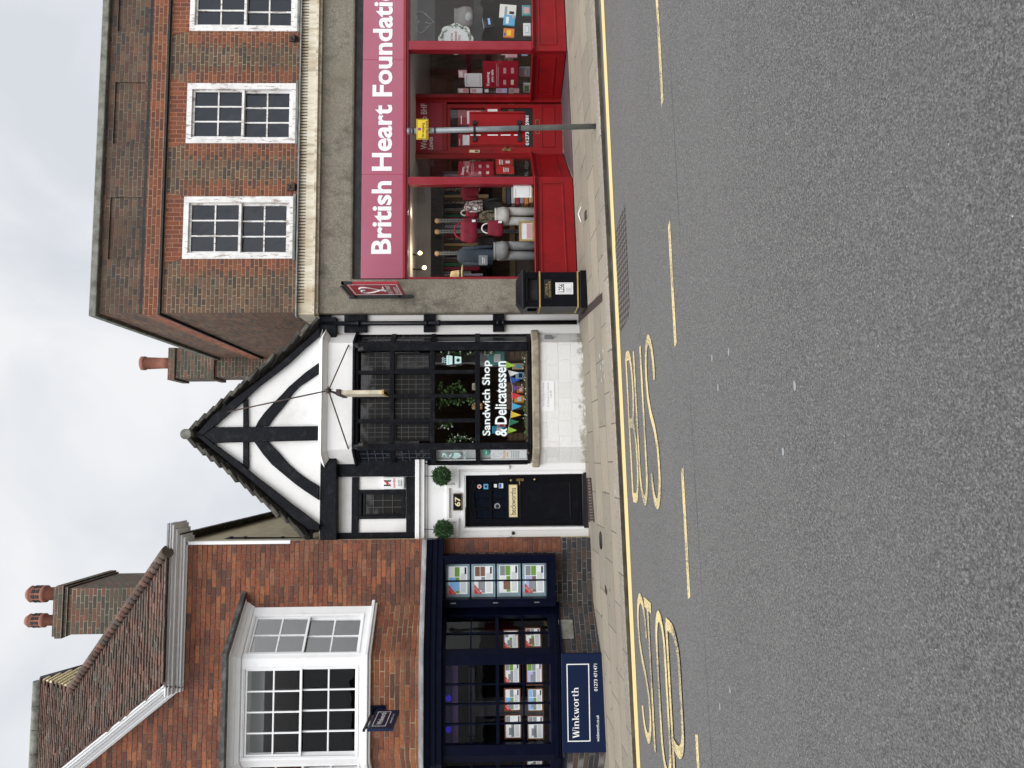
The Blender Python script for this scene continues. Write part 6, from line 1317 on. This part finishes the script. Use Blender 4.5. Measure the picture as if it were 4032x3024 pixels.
M = MB(); M.prism(FB, [(c[0]+(r[1]-r[0])/2*math.cos(a)*(1+.05*math.cos(8*a)), c[1]+R*math.sin(a)*(1+.05*math.cos(8*a))) for a in [i*6.283/48 for i in range(48)]], .3, .31); o = M.build('plaque_board', 'interior_white', t)
M = MB()
for i in range(90): a = random.uniform(0,6.283); p = FB.w(c[0]+(r[1]-r[0])*.43*math.cos(a), .296, c[1]+R*.86*math.sin(a)); M.leaf(p, (random.uniform(-1,1), -.15, random.uniform(-1,1)), .05, .012)
M.build('leaf_border', 'leaf_ivy', o); M = MB(); write(M, FB, "We've", (c[0]-.13, c[0]+.1, c[1]+.05, c[1]+.1), .298, .01); write(M, FB, 'missed', (c[0]-.13, c[0]+.13, c[1]-.02, c[1]+.03), .298, .01); write(M, FB, 'you', (c[0]-.08, c[0]+.06, c[1]-.1, c[1]-.04), .298, .01); M.build('plaque_lettering', 'sign_red', o)
# rail of second hand clothes at the back, and shelf strips on the wall
p0, p1 = FB.at('B',880,860,2.6), FB.at('B',760,70,2.6); t = thing('clothes_rail', 'rail of mixed second hand clothes at the back of the charity shop', 'rail', FB.w(p0[0],2.6,zSill)); zr_ = p1[1]
M = MB(); M.tube([FB.w(p0[0]-.2,2.6,zr_), FB.w(p1[0]+.3,2.6,zr_)], .015, 6)
for x in (p0[0]-.1, p1[0]+.2): M.tube([FB.w(x,2.6,zr_), FB.w(x,2.6,.2)], .015, 6)
M.build('rail_frame', 'grey_steel', t); x = p0[0]-.1; cl_ = ('navy_cloth','fascia_black','crimson_pattern','tan','grey_cloth','red_cloth','interior_wood','photo_lilac','floral_cloth','flag_dark_green'); i = 0
while x < p1[0]+.2:
    w_ = random.uniform(.03,.07); h_ = random.uniform(.55,.95); q = [(x,zr_-.04),(x+w_,zr_-.05),(x+w_+.012,zr_-h_),(x-.012,zr_-h_)]; MB().prism(FB, q, 2.38+random.uniform(-.04,.02), 2.82).build('hung_garment', cl_[(i*7+i//3) % 10], t, bevel=.01); x += w_+.02; i += 1
for z0, z1, m in ((.55,.6,'red_cloth'),(.1,.14,'tan'),(.34,.37,'interior_dark')):
    zz0 = zSill+(zGl1-zSill)*z0; MB().box(FB, xP1-.2, XR-1, 4.1, 4.18, zz0, zz0+.12).build('wall_strip', m, rm)
r = FB.rect('A',500,110,690,320,.1); M = MB(); cx, cz, k_ = (r[0]+r[1])/2, (r[2]+r[3])/2, (r[3]-r[2])*.42
M.tube([FB.w(cx+k_*1.2*math.sin(a)**3, .024, cz+k_*.07*(13*math.cos(a)-5*math.cos(2*a)-2*math.cos(3*a)-math.cos(4*a))) for a in [i*6.283/32 for i in range(33)]], .004, 5); M.tube([FB.w(cx+(i-4)*.035, .024, cz-.08+.06*math.sin(i*1.8)) for i in range(10)], .005, 5); M.build('heart_decal', 'interior_grey', bhf)
# grey backing screens of the right display
r = FB.rect('A',1030,-200,1240,350,1.0); M = MB(); M.box(FB, r[0], r[1], 1.0, 1.05, zSill-.3, r[3]); tag(M.build('display_screen', 'interior_dark'), 'dark screen standing behind the books in the right window', 'screen')
# ================================================================== deli window: ivy, bunting, goods
def ivy(label, strands, n, dens=.06, flowers=0):
    t = thing('ivy_garland', label, 'plant', FY.w(FY.at('C',*strands[0][0],.2)[0], .2, FY.at('C',*strands[0][-1],.2)[1]), 'ivy garlands in the deli window'); M = MB(); Mf = MB(); st = MB()
    for s_ in strands:
        P = [FY.at('C', *p, .2) for p in s_]; L = [FY.w(p[0], .2, p[1]) for p in P]; st.tube(L, .004, 4)
        for i in range(n):
            k_ = random.uniform(0, len(L)-1.001); q = L[int(k_)].lerp(L[int(k_)+1], k_ % 1)+Vector((random.gauss(0,dens*.6), random.uniform(-.1,.04), random.gauss(0,dens*.6)))
            M.leaf(q, (random.uniform(-1,1), -.5, random.uniform(-1,.3)), random.uniform(.03,.06), .018)
            if i < flowers: Mf.ball(q+Vector((0,-.03,random.uniform(-.02,.03))), .012, 6, 4)
    M.build('leaves', 'leaf_ivy', t); st.build('stem', 'leaf_dark', t)
    if flowers: Mf.build('blossom', 'blossom', t)
ivy('ivy trailing along the foot of the deli window', [[(1602,985),(1600,800),(1605,650),(1598,500),(1600,340)]], 260, .045, 30)
ivy('ivy hanging behind the left centre panes', [[(955,735),(1020,700),(1100,720),(1180,690),(1235,730)]], 110)
ivy('ivy hanging behind the right centre panes', [[(970,600),(1040,630),(1100,590),(1150,635)]], 100)
ivy('ivy hanging by the coffee cup decal', [[(950,345),(1050,350),(1110,340),(1230,355)], [(1275,345),(1330,350),(1380,340)]], 80, .05, 14)
ivy('ivy hanging at the far left of the deli front window', [[(1040,985),(1120,970),(1240,985)], [(960,860),(1010,880),(1060,860)]], 60, .06, 16)
r0_ = FY.at('C',1455,405,.12); t = thing('bunting', 'string of small coloured pennants under the window lettering', 'bunting', FY.w(r0_[0]-1,.12,r0_[1]-.2))
fl = [(1460,412,1460,462,1530,'flag_green'),(1476,475,1490,522,1555,'flag_white'),(1490,522,1500,572,1562,'flag_blue'),(1505,582,1508,630,1572,'flag_purple'),(1502,635,1506,690,1572,'flag_red'),(1505,712,1505,765,1576,'flag_sky'),(1498,772,1494,822,1572,'flag_yellow'),(1488,828,1482,880,1556,'flag_dark_green'),(1478,886,1468,936,1540,'flag_green')]
pts = []
for a, b, c, d, e_, m in fl:
    p, q, w = FY.at('C',a,b,.12), FY.at('C',c,d,.12), FY.at('C',e_,(b+d)/2+(random.uniform(-6,6)),.12); M = MB(); M.prism(FY, [p, w, q], .118, .122); M.build('pennant', m, t); pts += [FY.w(p[0],.12,p[1]), FY.w(q[0],.12,q[1])]
MB().tube(pts, .004, 4).build('string', 'paper', t)
it = [((1505,425,1590,470),'tan','brown paper packet at the right end of the deli shelf','book_blue'),((1530,490,1595,540),'photo_sky','pale blue packet with a dark badge on the deli shelf','book_black'),((1540,590,1590,640),'book_orange','orange packet left of the blue pennant','paper'),((1520,660,1590,710),'flag_orange','orange jar with a face mark below the sky blue pennant','paper'),((1215,570,1240,620),'warm_paper','cream carton above the lettering, right of centre','grey_print'),((1215,710,1240,760),'tan','tan carton above the lettering, left of centre','book_orange'),((1245,715,1290,760),'book_orange','orange carton under the tan carton','paper'),((1395,855,1460,890),'book_pink','striped pink packet behind the ampersand','sold_red'),((1330,340,1450,440),'book_teal','teal tin behind the last letters','paper'),((1360,880,1450,935),'flag_sky','blue box behind the ampersand','paper')]
for i, (b, m, lab, m2) in enumerate(it):
    r = FY.rect('C', *b, .45); t = thing('food_packet', lab, 'packet', FY.w((r[0]+r[1])/2,.45,r[2]), 'groceries in the deli window'); o = MB().box(FY, r[0], r[1], .42, .5, r[2], r[3]).build('packet', m, t, bevel=.01); q = sub(r,.2,.8,.25,.65); MB().box(FY, q[0], q[1], .417, .42, q[2], q[3]).build('label_patch', m2, o)
for b, lab in (((1440,340,1600,400),'wooden crate at the right end of the deli window'),((1470,930,1620,985),'wooden crate at the left end of the deli window'),((1460,560,1600,760),'wide wooden crate behind the pennants')):
    r = FY.rect('C', *b, .55); t = thing('wooden_crate', lab, 'crate', FY.w((r[0]+r[1])/2,.6,r[2]), 'crates in the deli window'); M = MB(); h = r[3]-r[2]
    for i in range(4): M.box(FY, r[0], r[1], .55, .565, r[2]+h*i/4, r[2]+h*(i+.85)/4); M.box(FY, r[0], r[1], .8, .815, r[2]+h*i/4, r[2]+h*(i+.85)/4)
    M.box(FY, r[0], r[0]+.015, .566, .8, r[2], r[3]); M.box(FY, r[1]-.015, r[1], .566, .8, r[2], r[3]); M.build('slats', 'interior_wood', t)
r = FY.rect('C',1270,340,1400,440,.7); tag(MB().box(FY, r[0], r[1], .9, .93, r[2], r[3]).build('grey_board', 'photo_grey', bevel=.004), 'grey board behind the first line of window lettering', 'board')
r = FYl.rect('C',1350,1058,1612,1122,.03); t, o = slabobj('notice', 'white One at a time please notice in the left side of the bay', 'notice', FYl, r, .045, .003, 'paper', bits=[('text_line',(.1,.9,.42-.05*i,.435-.05*i),'grey_print') for i in range(5)])
M = MB(); write(M, FYl, 'One at a time', sub(r,.06,.94,.6,.68), .043, .02); write(M, FYl, 'please!', sub(r,.25,.75,.5,.58), .043, .02); M.build('notice_lettering', 'flag_orange', o)
M = MB(); M.tube([FYl.w(sub(r,.5,.5,.86,.86)[0]+.05*math.cos(a), .043, sub(r,.5,.5,.82,.82)[2]+.07*math.sin(a)) for a in [i*6.283/20 for i in range(21)]], .003, 4); M.build('notice_ring', 'photo_lilac', o)
r = FYl.rect('C',1298,1060,1336,1098,.03); slabobj('sign_card', 'small green card above the white notice in the bay side', 'card', FYl, r, .045, .003, 'green_label', bits=[('text_line',(.2,.8,.4,.6),'mint')])
# ================================================================== the other side of the street, seen only as reflections
def opposite(x0, x1, h, m, label, shop, n):
    Fo_ = Fr(x1, -3.2, math.pi); L = x1-x0; zg = gz((x0+x1)/2, 0)-.1      # local x runs to the viewer's right when facing it from the road
    t = thing('terraced_building', label, 'building', ((x0+x1)/2, -3.2, zg)); ws = []
    for i in range(n):
        cx = L*(i+.5)/n; ws += [(cx-.5, cx+.5, zg+4.1, zg+6.0)]
    sh = (.5, L-.5, zg+.7, zg+2.7)
    M = wallface(MB(), Fo_, (0, L, zg, zg+h), ws+[sh], .15); M.build('wall', m, t)
    for w in ws: o = MB().ring(Fo_, w, .09, .03, .12); o.bars(Fo_, inset(w,.09), 3, 4, .03, .05, .1); o = o.build('window', 'white_gloss', t); MB().sheet(quad(Fo_, w, .1)).build('pane', 'dark_pane', o)
    o = MB().ring(Fo_, sh, .1, .02, .14); o.bars(Fo_, inset(sh,.1), 3, 1, .06, .04, .12); o = o.build('shop_window', shop, t); MB().sheet(quad(Fo_, sh, .12)).build('pane', 'dark_pane', o)
    MB().box(Fo_, .3, L-.3, -.12, 0, zg+2.85, zg+3.45).build('fascia', shop, t); MB().box(Fo_, -.1, L+.1, -.2, .1, zg+h, zg+h+.25).build('coping', 'coping', t)
    MB().sheet([Fo_.w(0,0,zg+h+.2), Fo_.w(L,0,zg+h+.2), Fo_.w(L,6,zg+h+.2), Fo_.w(0,6,zg+h+.2)]).build('roof', 'slate_stone', t)
opposite(3.5, 14, 6.2, 'white_plaster', 'pale rendered terrace with white sashes across the street, mirrored in the charity shop glass', 'interior_grey', 4)
opposite(-5, 3.4, 6.2, 'opposite_brick', 'low brown brick terrace across the street, behind the photographer', 'fascia_black', 3)
opposite(-16, -5.1, 6.8, 'white_plaster', 'cream rendered terrace across the street, behind the photographer on the left', 'white_gloss', 4)
for o in bpy.data.objects:
    if '_o' in o: del o['_o']
    if o.name.split('.')[0] == 'x': o.name = 'shop_interior'
